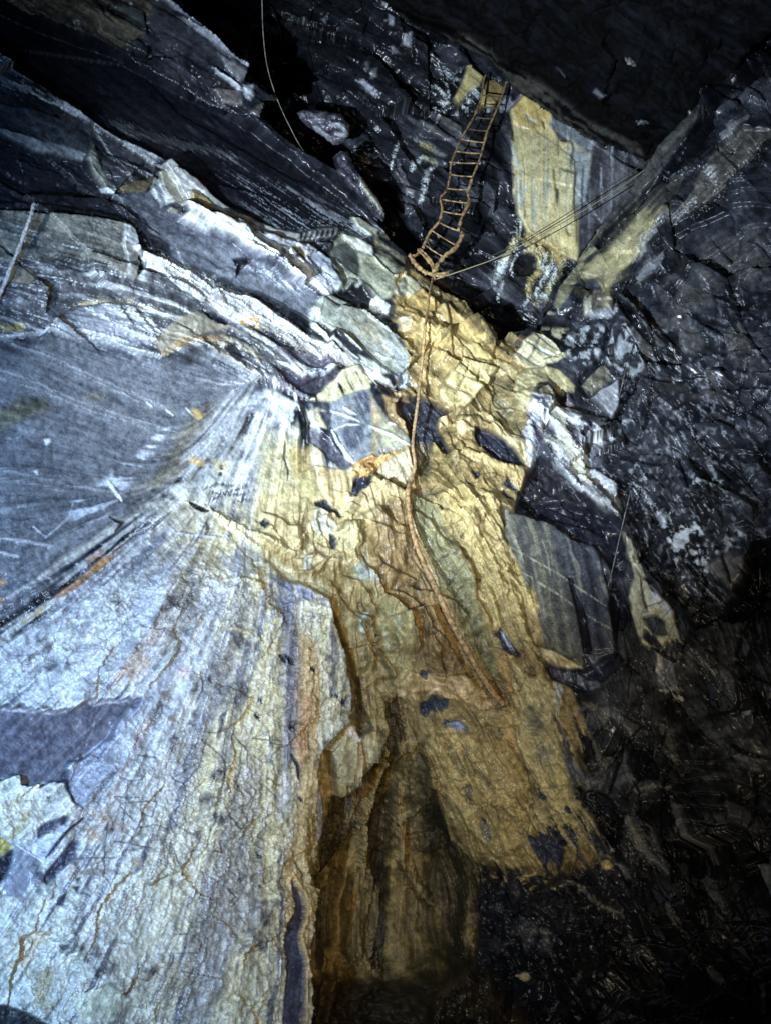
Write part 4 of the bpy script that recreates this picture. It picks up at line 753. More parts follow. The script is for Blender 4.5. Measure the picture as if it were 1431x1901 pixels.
for q, wd, h, c in [([(620, 270), (700, 400), (760, 500), (850, 560)], 26, 16, (.40, .30, .13)), ([(700, 300), (820, 460), (900, 560), (1000, 700)], 20, 12, (.36, .27, .12)), ([(790, 300), (860, 420), (960, 540)], 18, 12, (.33, .26, .12)), ([(640, 520), (760, 640), (900, 800)], 16, 12, (.40, .32, .14)), ([(880, 330), (950, 450), (1020, 600)], 16, 10, (.38, .25, .1)),
                 ([(730, 310), (770, 400), (880, 520)], 9, -8, (.10, .09, .04)), ([(660, 300), (700, 370), (740, 440)], 8, -8, (.12, .1, .05)), ([(840, 220), (900, 290), (960, 330)], 7, -6, (.15, .1, .05)), ([(860, 560), (930, 620), (1010, 690)], 6, -6, (.15, .1, .05)), ([(820, 640), (850, 740)], 10, -8, (.05, .06, .1)), ([(730, 510), (765, 500), (755, 560)], 10, -10, (.04, .05, .09))]:
    S.L(q4(q), wd, h, c, mix=.6, rag=2)
S.P(q4([(670, 235), (720, 225), (750, 250), (710, 265)]), h=-4, fe=3, col=(.16, .2, .3))
for q in [[(940, 170), (960, 300), (1000, 430), (1050, 560), (1035, 650), (1025, 770)]]: S.E(q4(q), -16, 50, col=(.1, .07, .03), mix=.5)
S.L(q4([(1048, 600), (1040, 660), (1030, 720)]), 4, 5, (.62, .52, .2))
S.P(q4([(940, -20), (1060, -10), (1140, 60), (1170, 110), (1150, 200), (1220, 330), (1250, 480), (1330, 620), (1395, 780), (1340, 780), (1290, 800), (1040, 730), (1050, 560), (1000, 400), (960, 250)]), h=6, fe=8, rag=8, col=(.36, .31, .16), mix=.95)
S.P(q4([(1020, 130), (1090, 130), (1110, 240), (1060, 290), (1000, 230)]), col=(.08, .085, .07), dens=.6, densn='nC', fe=16, mix=.7); S.P(q4([(1040, 310), (1120, 320), (1130, 400), (1060, 400)]), col=(.10, .11, .10), dens=.5, fe=12, mix=.6)
S.P(q4([(1130, 20), (1175, 70), (1165, 180), (1140, 120)]), h=4, fe=4, col=(.45, .5, .5), mix=.7)
for q in [[(1000, 690), (1250, 760), (1420, 740), (1430, 850), (1000, 840)], [(1090, -10), (1190, 60), (1180, 190), (1270, 400), (1330, 560), (1440, 760), (1330, 760), (1210, 480), (1130, 200)]]:
    S.P(q4(q), col=(.05, .05, .06), dens=-.35, densn='nB', dw=.5, fe=14, mix=.9)
m = S.mask(q4([(1000, 400), (1230, 380), (1300, 620), (1290, 800), (1040, 720)]), 12); S.h += m*(2.5*S.nB+1.6*S.nA+1.5*S.i1)
for q in [[(1075, 520), (1110, 555)], [(1200, 590), (1220, 610)], [(1110, 670), (1150, 720), (1170, 770)], [(1190, 660), (1215, 700), (1230, 760)], [(1250, 620), (1290, 720), (1330, 770)], [(1280, 690), (1380, 790)]]: S.L(q4(q), 9, -8, (.04, .045, .08), rag=3)
S.P(q4([(1030, 740), (1110, 700), (1180, 790), (1170, 850), (1090, 850), (1040, 790)]), h=-10, fe=4, rag=4, col=(.05, .055, .10), mix=.95)
for q, wd in [([(1150, 120), (1200, 220), (1230, 330)], 9), ([(1190, 160), (1250, 300), (1290, 420)], 6), ([(1270, 480), (1330, 600), (1400, 720)], 7), ([(1240, 380), (1310, 500), (1360, 590)], 5), ([(1060, 850), (1090, 930), (1080, 1000)], 6), ([(960, 880), (980, 960), (970, 1020)], 6), ([(1180, 820), (1210, 900)], 5), ([(1290, 800), (1320, 880), (1350, 930)], 5), ([(870, 870), (890, 950)], 6)]:
    S.L(q4(q), wd, 2, (.24, .20, .11), mix=.6, rag=3.5, dens=.5)
S.L(q4([(1225, 560), (1290, 620), (1335, 690)]), 7, 6, (.42, .38, .2))
S.P(q4([(780, 870), (1040, 850), (1090, 860), (1110, 900), (1000, 950), (800, 930)]), h=4, col=(.30, .20, .08), dens=.2, densn='i1', fe=6, rag=3)
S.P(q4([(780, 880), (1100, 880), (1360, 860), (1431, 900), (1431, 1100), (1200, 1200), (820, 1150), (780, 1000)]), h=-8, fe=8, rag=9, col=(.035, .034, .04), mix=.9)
m = S.mask(q4([(780, 880), (1360, 860), (1431, 1250), (820, 1450), (740, 1300)]), 20); S.h += m*(3*S.i2+2*S.i1); S.facets(m, 20, 2.0, 35, .45, .25, 42)
S.P(q4([(780, 900), (1110, 870), (1110, 960), (820, 960)]), col=(.36, .25, .10), dens=-.7, densn='i1', fe=10, mix=.85)
S.P(q4([(820, 1050), (1100, 1000), (1200, 1200), (900, 1300)]), col=(.10, .10, .09), dens=-.6, densn='i2', fe=20)
for q in [[(980, 1330), (1020, 1320), (1040, 1340), (1010, 1365), (990, 1350)], [(1340, 840), (1370, 830), (1385, 850), (1355, 862)], [(1140, 955), (1170, 950), (1160, 970)]]: S.P(q4(q), h=4, fe=2, rag=2, col=(.42, .36, .2))
for q in [[(1230, 920), (1300, 1000), (1360, 1040), (1420, 1060)], [(1050, 1130), (1150, 1150)], [(1180, 940), (1230, 925)]]: S.L(q4(q), 6, 6, (.2, .19, .16), rag=2)
# recess
CAV2 = q4([(400, 100), (470, 110), (490, 170), (480, 300), (520, 330), (560, 300), (620, 420), (700, 600), (800, 760), (860, 900), (860, 1050), (800, 1300), (700, 1420), (700, 2400), (-1500, 2400), (-1500, 100)])
slc_ = (slice(0, S.ny), slice(0, S.nx))
S.h -= 170*ss(S.sd(slc_, CAV, True, .9)/8+.5)*ss(S.sd(slc_, CAV2, True, .9)/95)
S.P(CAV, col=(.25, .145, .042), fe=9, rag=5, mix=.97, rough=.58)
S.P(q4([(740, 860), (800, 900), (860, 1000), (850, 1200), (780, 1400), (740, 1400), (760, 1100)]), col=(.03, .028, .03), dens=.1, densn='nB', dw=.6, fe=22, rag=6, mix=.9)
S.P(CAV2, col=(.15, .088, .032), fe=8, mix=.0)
for q, wd, h, c in [([(180, 900), (260, 700), (330, 500), (390, 380), (430, 200)], 34, 40, (.26, .18, .08)), ([(350, 900), (360, 700), (400, 520), (440, 400)], 14, 36, (.34, .25, .11)), ([(400, 950), (440, 1100), (440, 1300)], 14, 30, (.30, .22, .10)), ([(460, 700), (500, 860), (530, 960), (600, 1050)], 14, 30, (.32, .23, .10)),
                 ([(250, 900), (300, 1050), (330, 1250)], 40, 22, (.24, .18, .09)), ([(560, 350), (560, 600), (600, 850)], 40, 28, (.19, .15, .07)), ([(680, 800), (700, 1000), (720, 1250)], 30, 24, (.22, .15, .07)), ([(200, 950), (200, 1100), (190, 1280)], 26, 4, (.09, .07, .05)), ([(150, 1000), (140, 1200)], 20, 10, (.18, .16, .09)),
                 ([(270, 700), (210, 880)], 14, 10, (.04, .04, .03)), ([(480, 480), (500, 560), (460, 620)], 16, 16, (.24, .2, .09)), ([(620, 600), (650, 750)], 16, -6, (.04, .04, .03)), ([(580, 620), (620, 760)], 14, -8, (.05, .045, .03)), ([(420, 600), (400, 800), (400, 920)], 22, -14, (.2, .1, .035))]:
    S.L(q4(q), wd, h*1.3, tuple(v*.85 for v in c), mix=.75, rag=3)
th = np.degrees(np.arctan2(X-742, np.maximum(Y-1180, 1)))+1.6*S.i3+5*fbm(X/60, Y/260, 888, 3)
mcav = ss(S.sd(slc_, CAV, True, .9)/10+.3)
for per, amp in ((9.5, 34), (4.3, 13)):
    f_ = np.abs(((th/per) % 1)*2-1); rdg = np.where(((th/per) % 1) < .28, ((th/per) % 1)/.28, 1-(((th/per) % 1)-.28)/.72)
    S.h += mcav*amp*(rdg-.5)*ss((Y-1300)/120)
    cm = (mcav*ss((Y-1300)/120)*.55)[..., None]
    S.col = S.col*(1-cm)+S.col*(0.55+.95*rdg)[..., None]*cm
S.P(q4([(450, 690), (560, 620), (540, 680), (480, 730)]), h=30, gx=-10, fe=3, col=(.36, .28, .13))
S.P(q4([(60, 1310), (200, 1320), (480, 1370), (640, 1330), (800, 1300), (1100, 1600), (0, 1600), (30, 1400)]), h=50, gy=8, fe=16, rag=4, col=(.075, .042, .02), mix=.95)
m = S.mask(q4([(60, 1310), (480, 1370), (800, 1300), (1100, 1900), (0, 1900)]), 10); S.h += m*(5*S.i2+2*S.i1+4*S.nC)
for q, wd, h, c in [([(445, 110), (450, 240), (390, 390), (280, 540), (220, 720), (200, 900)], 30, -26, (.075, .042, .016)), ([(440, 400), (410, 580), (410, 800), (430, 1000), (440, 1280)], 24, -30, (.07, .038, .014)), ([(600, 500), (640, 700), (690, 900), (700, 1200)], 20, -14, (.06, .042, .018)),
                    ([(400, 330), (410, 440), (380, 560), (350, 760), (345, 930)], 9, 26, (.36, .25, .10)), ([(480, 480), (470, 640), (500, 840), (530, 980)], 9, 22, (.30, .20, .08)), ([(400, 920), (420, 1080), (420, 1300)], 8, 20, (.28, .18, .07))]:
    S.L(q4(q), wd, h, c, mix=.85, rag=3, warp=.8)  # dark bands paint shadow into the recess colour; pale ones are ridges
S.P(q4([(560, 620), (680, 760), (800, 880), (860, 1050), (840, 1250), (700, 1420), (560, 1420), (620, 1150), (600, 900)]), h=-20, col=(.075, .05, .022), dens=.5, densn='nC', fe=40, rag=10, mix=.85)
# slot left of the recess, slate blue lens inside
S.P(q4([(85, 350), (140, 350), (160, 440), (190, 560), (185, 700), (130, 800), (100, 880), (112, 980), (60, 1150), (85, 980), (75, 850), (70, 640), (72, 430)]), h=-46, fe=3, col=(.26, .17, .07), mix=.9)
S.P(q4([(95, 440), (115, 500), (140, 600), (143, 700), (105, 780), (95, 760), (115, 650), (90, 560)]), h=14, fe=2.5, col=(.24, .26, .40), mix=.95)
S.P(q4([(78, 640), (95, 700), (100, 770), (80, 740)]), h=14, fe=2.5, col=(.26, .27, .42), mix=.95)
S.P(q4([(100, 800), (115, 850), (112, 960), (70, 1060), (80, 950), (95, 880)]), h=6, fe=2.5, col=(.16, .16, .25), mix=.95)
# slot right of the left wall below the crack
S.P([(612, 1130), (628, 1165), (650, 1215), (668, 1270), (676, 1320), (690, 1355), (664, 1368), (655, 1330), (648, 1290), (632, 1215), (608, 1160)], h=-44, fe=3, col=(.13, .09, .05), mix=.9)
S.P([(640, 1230), (650, 1260), (655, 1310), (647, 1300)], h=20, fe=2, col=(.25, .28, .45))
S.P([(1040, 930), (960, 925), (955, 950), (1000, 1000)], col=(.05, .05, .06), fe=8)

# ================= right of centre
r5 = lambda p: Z(950, 800, p, .33613)
V1 = r5([(-40, 440), (100, 470), (230, 515), (330, 600), (420, 640), (480, 760), (545, 950), (580, 1230), (390, 1232), (385, 1310), (200, 1258), (190, 1100), (130, 900), (0, 690), (-60, 600)])
S.P(V1, h=10, gx=-1, fe=4, rag=4, col=(.12, .12, .09), flat=.92, mix=.97, rough=.42)
S.P(r5([(210, 500), (330, 600), (430, 640), (480, 760), (545, 950), (580, 1230), (400, 1230), (330, 960), (270, 760)]), col=(.045, .05, .08), fe=30, rag=6, mix=.92)
for k, (xa, xb, wd, c) in enumerate([(40, 200, 9, (.10, .11, .12)), (90, 260, 7, (.25, .25, .19)), (140, 300, 8, (.09, .10, .12)), (180, 330, 6, (.24, .24, .18)), (210, 350, 9, (.08, .09, .11)), (300, 430, 9, (.03, .03, .05)), (340, 470, 6, (.13, .15, .2)), (380, 500, 9, (.03, .03, .045)), (420, 530, 7, (.11, .12, .17)), (270, 400, 6, (.15, .17, .18))]):
    S.L(r5([(xa, 480+k*12), ((xa+xb)/2+8, 850), (xb, 1230)]), wd, 0, c, mix=.5, taper=False, rag=4, warp=.15)
S.P(V1, col=(.05, .055, .07), dens=-.5, densn='nA', mix=.5, fe=4)
S.P(V1, col=(.22, .22, .18), dens=-.9, densn='nB', mix=.5, fe=4)
S.P(r5([(310, 815), (335, 820), (350, 900), (400, 1000), (440, 1228), (392, 1228), (350, 980)]), h=-12, fe=2.4, col=(.015, .015, .02), mix=.95, warp=.15)  # black stripe is shadow painted on the face, with a groove
for q in [[(-20, 640), (160, 740), (250, 790), (340, 855), (430, 910), (530, 970)], [(60, 790), (150, 840), (230, 890), (340, 975)], [(410, 1018), (560, 1112)], [(0, 560), (50, 680), (60, 730)], [(160, 600), (200, 700), (210, 800)]]: S.L(r5(q), 2.6, 2, (.32, .32, .25), mix=.6, warp=.25, dens=1.2)
S.E(r5([(545, 950), (560, 1100), (580, 1230), (480, 1232), (390, 1234)]), 14, 25, col=(.2, .2, .2), mix=.3)
S.P(r5([(580, 1240), (600, 900), (550, 830), (540, 950), (570, 1100)]), h=-26, fe=3, col=(.012, .012, .018), mix=.9)
S.P(r5([(400, 640), (480, 620), (560, 700), (540, 830), (470, 740)]), h=6, fe=4, col=(.06, .062, .09))
S.P(r5([(120, 1170), (260, 1240), (380, 1310), (300, 1320), (190, 1290), (120, 1200)]), h=14, gx=-5, fe=2.6, col=(.46, .40, .24))
S.P(r5([(170, 1270), (300, 1320), (390, 1320), (580, 1240), (620, 1300), (480, 1380), (500, 1420), (400, 1440), (220, 1380), (180, 1320)]), h=-22, fe=4, col=(.035, .038, .07), mix=.9)
for q in [[(270, 1330), (320, 1320), (340, 1390), (280, 1380)], [(350, 1330), (400, 1350), (410, 1420), (360, 1400)], [(410, 1360), (480, 1370), (490, 1410), (430, 1420)], [(390, 1240), (560, 1240), (480, 1260), (500, 1340)]]: S.P(r5(q), h=10, gx=-10, fe=2.4, col=(.11, .13, .20))
# white and pale drape under the rubble
DR = t5([(545, 770), (640, 800), (760, 880), (860, 880), (960, 1000), (930, 1060), (980, 1180), (1060, 1431), (980, 1420), (860, 1330), (760, 1220), (700, 1120), (640, 1040), (570, 1060), (560, 1150), (520, 1000), (530, 850)])
S.P(DR, h=8, fe=5, col=(.13, .13, .16), mix=.9)
S.P(DR, col=(.58, .62, .66), dens=.0, densn='nB', fe=6, mix=.85, hm=2)
for q, wd, c in [([(640, 850), (720, 900), (730, 1000), (800, 1080), (850, 1180), (880, 1260)], 20, (.55, .55, .44)), ([(700, 900), (700, 1050), (700, 1130), (780, 1220), (840, 1290)], 9, (.62, .66, .7)), ([(800, 960), (850, 1060), (900, 1180), (920, 1300)], 7, (.55, .6, .7)), ([(600, 900), (650, 990), (700, 1040)], 12, (.5, .5, .4)), ([(560, 860), (540, 980), (560, 1120)], 12, (.55, .6, .68)), ([(820, 840), (820, 900), (900, 940), (950, 1000)], 10, (.5, .5, .52)), ([(860, 1290), (930, 1350), (1030, 1425)], 10, (.4, .42, .42)), ([(600, 830), (590, 950), (640, 1000)], 7, (.5, .55, .65))]:
    S.L(t5(q), wd, 4, c, mix=.8, rag=3)
for q in [[(750, 920), (780, 1000), (830, 1050)], [(620, 880), (640, 950), (690, 1010)], [(840, 890), (880, 960), (830, 1000)], [(560, 900), (610, 1010)]]: S.L(t5(q), 9, -6, (.06, .045, .06), rag=2)
S.P(t5([(540, 1180), (600, 1100), (700, 1130), (780, 1250), (880, 1360), (980, 1431), (900, 1500), (560, 1400), (480, 1330)]), h=-34, gy=10, fe=5, col=(.045, .04, .045), mix=.92)
S.P(r5([(60, 380), (300, 390), (520, 460), (620, 560), (600, 800), (540, 760), (430, 620), (320, 590), (230, 510), (0, 450)]), h=-30, fe=6, col=(.022, .022, .034), mix=.9)
# pale rubble
S.P(t5([(740, 420), (820, 380), (900, 370), (1000, 410), (1100, 400), (1180, 560), (1190, 640), (1150, 690), (1060, 620), (960, 560), (860, 600), (740, 560)]), h=6, fe=4, col=(.34, .37, .40), dens=.35, densn='i1', mix=.8)
S.P(t5([(620, 380), (760, 380), (740, 440), (660, 470), (600, 430)]), h=4, col=(.40, .38, .26), dens=.5, densn='i1', fe=4)
S.P(t5([(880, 770), (930, 720), (1040, 660), (1035, 800), (1000, 870), (940, 810)]), h=12, gx=-4, gy=-8, fe=3, col=(.26, .27, .30), flat=.6)
S.P(t5([(860, 610), (960, 590), (990, 650), (890, 740), (830, 700)]), h=3, fe=4, col=(.17, .16, .12))
S.P(t5([(980, 390), (1000, 420), (960, 560), (880, 640), (830, 700), (820, 680), (860, 610), (930, 550)]), h=-18, fe=3, col=(.02, .022, .035), mix=.95)
S.P(t5([(1170, 670), (1150, 710), (1080, 790), (1000, 880), (960, 910), (1010, 830), (1060, 750), (1110, 690), (1120, 650)]), h=-24, fe=3, col=(.012, .012, .016), mix=.95)
S.L(t5([(1010, 240), (1080, 310), (1160, 400), (1230, 480)]), 12, -14, (.015, .015, .02)); S.L(t5([(1000, 900), (900, 870), (850, 900)]), 6, -4, (.1, .1, .12))
S.P(t5([(840, 230), (900, 180), (950, 200), (1000, 260), (1040, 320), (900, 340), (840, 330)]), h=4, gx=-10, fe=3, col=(.20, .19, .17)); S.L(t5([(880, 230), (850, 330)]), 10, 6, (.36, .35, .28)); S.L(t5([(980, 200), (960, 300)]), 12, 5, (.32, .29, .2)); S.L(t5([(870, 330), (940, 320), (1040, 330)]), 12, 4, (.26, .27, .3))
S.P(t5([(960, 950), (1060, 960), (1100, 1020), (1020, 1040)]), col=(.5, .55, .6), dens=-.3, densn='i1', fe=6, mix=.8)
# veins & blotches on the right wall
S.P(r5([(795, 480), (820, 460), (850, 475), (850, 520), (820, 520)]), h=4, fe=3, col=(.34, .37, .42))
S.P(r5([(820, 520), (880, 560), (1000, 510), (1070, 550), (1000, 590), (960, 620), (1060, 640), (1250, 570), (1250, 640), (1100, 670), (1070, 760), (1020, 770), (1000, 690), (970, 720), (1010, 780), (940, 740), (880, 620)]), h=3, fe=6, rag=4, col=(.46, .50, .58), dens=.3, densn='i1', mix=.85)
S.P(r5([(1130, 690), (1220, 670), (1310, 690), (1290, 790), (1230, 865), (1150, 820), (1080, 740)]), h=16, fe=8, col=(.12, .11, .11), flat=.8, rough=.3)
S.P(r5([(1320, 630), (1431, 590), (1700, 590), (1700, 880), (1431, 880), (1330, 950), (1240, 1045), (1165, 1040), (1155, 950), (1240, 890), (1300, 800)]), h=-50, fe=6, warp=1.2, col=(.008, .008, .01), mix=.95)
S.P(r5([(1020, 390), (1180, 400), (1190, 540), (1110, 570), (1060, 500)]), h=-16, fe=6, col=(.02, .02, .025), mix=.9)
S.P(r5([(960, 280), (1130, 220), (1250, 300), (1200, 420), (1130, 400), (1000, 320)]), h=4, fe=8, col=(.22, .24, .26), dens=-.2, densn='i1', mix=.8)
S.P(r5([(610, 570), (650, 620), (700, 760), (760, 900), (850, 960), (910, 1020), (965, 1195), (900, 1180), (830, 1185), (770, 1120), (740, 1110), (730, 1150), (800, 1205), (840, 1215), (720, 1185), (680, 1080), (640, 930), (660, 800), (620, 700)]), h=10, fe=3.5, rag=2, col=(.36, .36, .28), mix=.92)
S.P(r5([(720, 1050), (800, 1040), (870, 1080), (890, 1150), (820, 1150), (760, 1110)]), h=-8, fe=3, col=(.05, .055, .06)); S.P(r5([(760, 880), (850, 960), (910, 1020), (900, 1080), (840, 1020), (780, 980)]), h=3, fe=4, col=(.40, .44, .55), dens=.3)
S.P(r5([(800, 1220), (845, 1220), (825, 1320), (860, 1240), (900, 1240), (950, 1430), (880, 1400), (830, 1440), (790, 1400)]), h=10, gx=6, fe=3, col=(.15, .155, .22)); S.L(r5([(835, 1225), (825, 1310), (805, 1340)]), 8, 5, (.45, .44, .36)); 
for q in [[(790, 1420), (950, 1430)], [(880, 1460), (960, 1480)], [(860, 1390), (880, 1440)]]: S.L(r5(q), 5, 4, (.4, .4, .4), rag=2)
for q, wd in [([(700, 310), (740, 370), (800, 430)], 10), ([(640, 200), (700, 300)], 8), ([(990, 790), (1080, 880), (1150, 960)], 10), ([(820, 790), (880, 830)], 10), ([(570, 700), (600, 760)], 8), ([(1010, 1210), (1080, 1290), (1160, 1370), (1240, 1480)], 12)]: S.L(r5(q), wd, 5, (.3, .32, .38), mix=.7, rag=4, dens=.4)
r6 = lambda p: Z(950, 1300, p, .33613)
for q, wd, c in [([(600, 250), (640, 380), (700, 480)], 9, (.14, .15, .18)), ([(560, 560), (640, 640), (690, 760), (740, 860), (840, 940)], 13, (.17, .18, .22)), ([(620, 620), (670, 720), (700, 800)], 8, (.2, .19, .15)), ([(700, 590), (760, 700), (830, 900)], 12, (.12, .12, .16)), ([(880, 560), (960, 660), (1010, 760), (1100, 890)], 13, (.16, .16, .19)), ([(1040, 960), (1100, 1060), (1190, 1180)], 16, (.12, .13, .16)), ([(1060, 1040), (1200, 1270)], 8, (.2, .2, .22)), ([(860, 1060), (880, 1160), (930, 1250)], 9, (.16, .17, .21)), ([(1080, 1480), (1180, 1560)], 12, (.2, .2, .22)), ([(800, 120), (860, 220), (920, 350)], 13, (.2, .2, .2)), ([(420, 160), (480, 300), (560, 400)], 10, (.14, .14, .13)),
                 ([(690, 500), (800, 490), (890, 490)], 8, (.2, .2, .2)), ([(1230, 580), (1300, 670), (1390, 730)], 22, (.13, .13, .16)), ([(300, 330), (380, 400), (500, 470)], 16, (.13, .15, .2)), ([(480, 60), (600, 80), (700, 200)], 20, (.13, .14, .17)), ([(580, 900), (640, 980)], 12, (.13, .14, .19)), ([(380, 10), (480, 60), (520, 160)], 14, (.16, .16, .15)), ([(1220, 300), (1350, 380)], 16, (.2, .21, .25)), ([(900, 1440), (1000, 1420)], 3, (.1, .1, .1)), ([(650, 1300), (655, 1330)], 5, (.35, .34, .3)), ([(340, 1560), (380, 1500)], 6, (.2, .2, .18))]:
    S.L(r6(q), wd, wd*.7, c, mix=.75, rag=3)
S.P(r6([(1340, 880), (1400, 880), (1700, 900), (1700, 1100), (1431, 1090), (1390, 1010)]), h=14, fe=3, col=(.22, .26, .27), flat=.5)
S.P(r6([(1280, 60), (1330, 55), (1335, 75), (1290, 85)]), h=3, fe=2, col=(.4, .4, .45))
S.P(r6([(680, 240), (780, 300), (820, 440), (720, 440), (640, 340)]), h=-26, fe=6, col=(.015, .015, .02)); S.P(r6([(730, 560), (860, 540), (1000, 850), (850, 900), (790, 760)]), h=-20, fe=8, col=(.014, .014, .018))
S.P(r6([(370, 470), (520, 500), (640, 620), (560, 800), (480, 690), (390, 560)]), h=-24, fe=6, col=(.012, .012, .016)); S.P(r6([(370, 180), (440, 220), (450, 300), (400, 320)]), h=-12, fe=3, col=(.015, .015, .02))
# fractures and pale veins over the right wall
rq = random.Random(12)
for k in range(95):
    x, y = rq.uniform(1060, 1470), rq.uniform(560, 1880)
    if y > 1250 and x < 1120: continue
    a = math.radians(rq.choice([52, 55, 60, 115, 20])+rq.gauss(0, 7)); q = [(x, y)]
    for j in range(rq.randint(2, 5)):
        a += rq.gauss(0, .22); l = rq.uniform(16, 40); q.append((q[-1][0]+l*math.cos(a), q[-1][1]+l*math.sin(a)))
    S.L(q, rq.uniform(2.5, 5), -rq.uniform(6, 14), (.010, .010, .014), mix=.85, warp=.2)
for k in range(230):
    x, y = rq.gauss(1230, 90), rq.gauss(860, 160)
    if not (1040 < x < 1450): continue
    a = math.radians(56+rq.gauss(0, 9)); l = rq.uniform(8, 34)
    S.L([(x, y), (x+l*.5*math.cos(a), y+l*.5*math.sin(a)), (x+l*math.cos(a+.2), y+l*math.sin(a+.2))], rq.uniform(1.6, 4.5), rq.uniform(1, 3), rq.choice([(.30, .33, .40), (.20, .21, .26), (.38, .42, .5), (.16, .15, .13)]), mix=.75, rag=1.5, dens=.6)
for k in range(90):
    x, y = rq.uniform(1080, 1450), rq.uniform(1250, 1850)
    a = math.radians(62+rq.gauss(0, 9)); l = rq.uniform(20, 70)
    S.L([(x, y), (x+l*.5*math.cos(a), y+l*.5*math.sin(a)), (x+l*math.cos(a+.15), y+l*math.sin(a+.15))], rq.uniform(2, 6), rq.uniform(2, 6), rq.choice([(.12, .12, .16), (.16, .16, .19), (.09, .09, .12)]), mix=.6, rag=2, dens=.6)
# upper right slabs
z6 = lambda p: Z(950, 100, p, .33613)
S.P(z6([(1050, 280), (1000, 300), (880, 430), (770, 620), (700, 700), (420, 1050), (350, 1160), (300, 1210), (220, 1400), (260, 1400), (400, 1180), (520, 1060), (760, 780), (900, 560), (1010, 400)]), h=10, gx=0, fe=3, col=(.085, .083, .075), flat=.5)
S.P(z6([(350, 1160), (300, 1210), (200, 1431), (260, 1431), (340, 1260), (460, 1080), (420, 1060)]), h=2, fe=3, col=(.28, .28, .18), rag=3)
S.P(z6([(1240, 0), (1431, -100), (1431, 60), (1330, 170), (1180, 340), (1000, 560), (870, 700), (700, 860), (480, 1080), (460, 1060), (700, 820), (860, 640), (1000, 440), (1060, 280)]), h=-30, fe=4, col=(.010, .010, .013), mix=.95)
S.P(z6([(480, 1090), (640, 940), (760, 820), (860, 720), (980, 640), (900, 800), (820, 900), (740, 1000), (690, 1060), (660, 1160), (600, 1230), (520, 1290), (470, 1240), (360, 1220)]), h=6, gx=-3, fe=3.5, col=(.085, .08, .065), flat=.7, mix=.95)
S.P(z6([(470, 1100), (600, 990), (700, 900), (830, 850), (790, 940), (710, 1050), (660, 1160), (590, 1250), (530, 1300), (470, 1240), (370, 1220)]), col=(.42, .38, .22), fe=14, rag=7, mix=.9)
S.P(z6([(470, 1260), (540, 1290), (560, 1350), (500, 1330)]), h=3, fe=3, col=(.3, .27, .15)); S.P(z6([(500, 1310), (560, 1310), (560, 1420), (520, 1400)]), fe=4, h=4, col=(.28, .25, .17), dens=.6)
S.P(z6([(1180, 520), (1310, 440), (1431, 420), (1600, 300), (1600, 420), (1431, 480), (1300, 640), (1160, 770), (1000, 900), (880, 960), (1000, 760), (1080, 620)]), h=8, gx=-4, fe=3.5, col=(.11, .10, .085), flat=.5)
for q, wd, c in [([(1060, 640), (1110, 660), (1135, 720)], 16, (.4, .4, .42)), ([(680, 1160), (740, 1060), (850, 960), (960, 880), (1030, 800)], 14, (.32, .32, .33)), ([(1180, 500), (1250, 450), (1330, 370)], 12, (.26, .26, .28)), ([(1160, 380), (1250, 270), (1360, 180)], 18, (.10, .10, .11)), ([(1330, 300), (1431, 200), (1560, 80)], 22, (.10, .10, .11)), ([(870, 700), (1060, 640)], 3, (.1, .1, .1)),
                 ([(1431, 480), (1300, 640), (1150, 790), (1000, 920)], 9, (.008, .008, .01)), ([(1290, 520), (1210, 560), (1170, 530)], 6, (.03, .03, .03)), ([(700, 1270), (760, 1200), (850, 1120)], 16, (.28, .29, .32))]:
    S.L(z6(q), wd, 5 if c[0] > .05 else -14, c, mix=.75, rag=3, dens=.9 if c[0] > .3 else None)
# wet lustre
S.rough -= 0.05*np.clip(S.i2, -1, 1)*(1-low)

# height of the whole left wall above the centre wall
step = ss((Y-1010)/90)
S.h += 60*mL*step*np.exp(-np.clip(560-X, 0, 1e9)/420)
S.finish()

# ---------- where the front sheet exists
cut = Z(0, 0, [(-600, -600), (1431-0, 690-60), (1560, 740), (1700, 850), (1860, 930), (1980, 1010), (2090, 1200), (2110, 1240)]) + Z(400, 400, [(860, 0), (935, 80), (970, 150), (1060, 215), (1130, 300), (1200, 350)]) + Z(800, 480, [(0, 125), (60, 190), (130, 238), (172, 232), (240, 318), (300, 358), (380, 432), (440, 420), (500, 398), (545, 368), (600, 398), (625, 340), (640, 300), (660, 240), (700, 170), (760, 90), (800, 30)]) + \
      Z(950, 100, [(350, 1150), (420, 1045), (700, 715), (770, 615), (880, 430), (1000, 300), (1060, 270), (1300, 0), (1700, -400), (2100, -900)])
region = cut + [(1900, 2300), (-400, 2300), (-400, -160), (-200, -120)]
sl = (slice(0, S.ny), slice(0, S.nx))
d = S.sd(sl, region, True, 0.45)
keep = d > 0
cell = keep[:-1, :-1] & keep[1:, :-1] & keep[:-1, 1:] & keep[1:, 1:]
cL = S.sd(sl, [(-400, -400), (560, 280), (760, 500), (760, 700), (575, 770), (640, 870), (585, 928), (480, 985), (485, 1037), (560, 1088), (612, 1150), (650, 1290), (600, 1385), (583, 1450), (588, 1610), (568, 1800), (572, 2300), (-400, 2300)], True, .3)[:-1, :-1] > 0
cR = (S.sd(sl, RW+[], True, .3)[:-1, :-1] > 0) & ~cL
S_left = build(S, 'rock_wall_left', cell & cL, ROCK, 1.2, allcell=cell)
S_right = build(S, 'rock_wall_right', cell & cR, ROCK, 1.2, allcell=cell)
S_cen = build(S, 'rock_wall_centre', cell & ~cL & ~cR, ROCK, 1.2, allcell=cell)

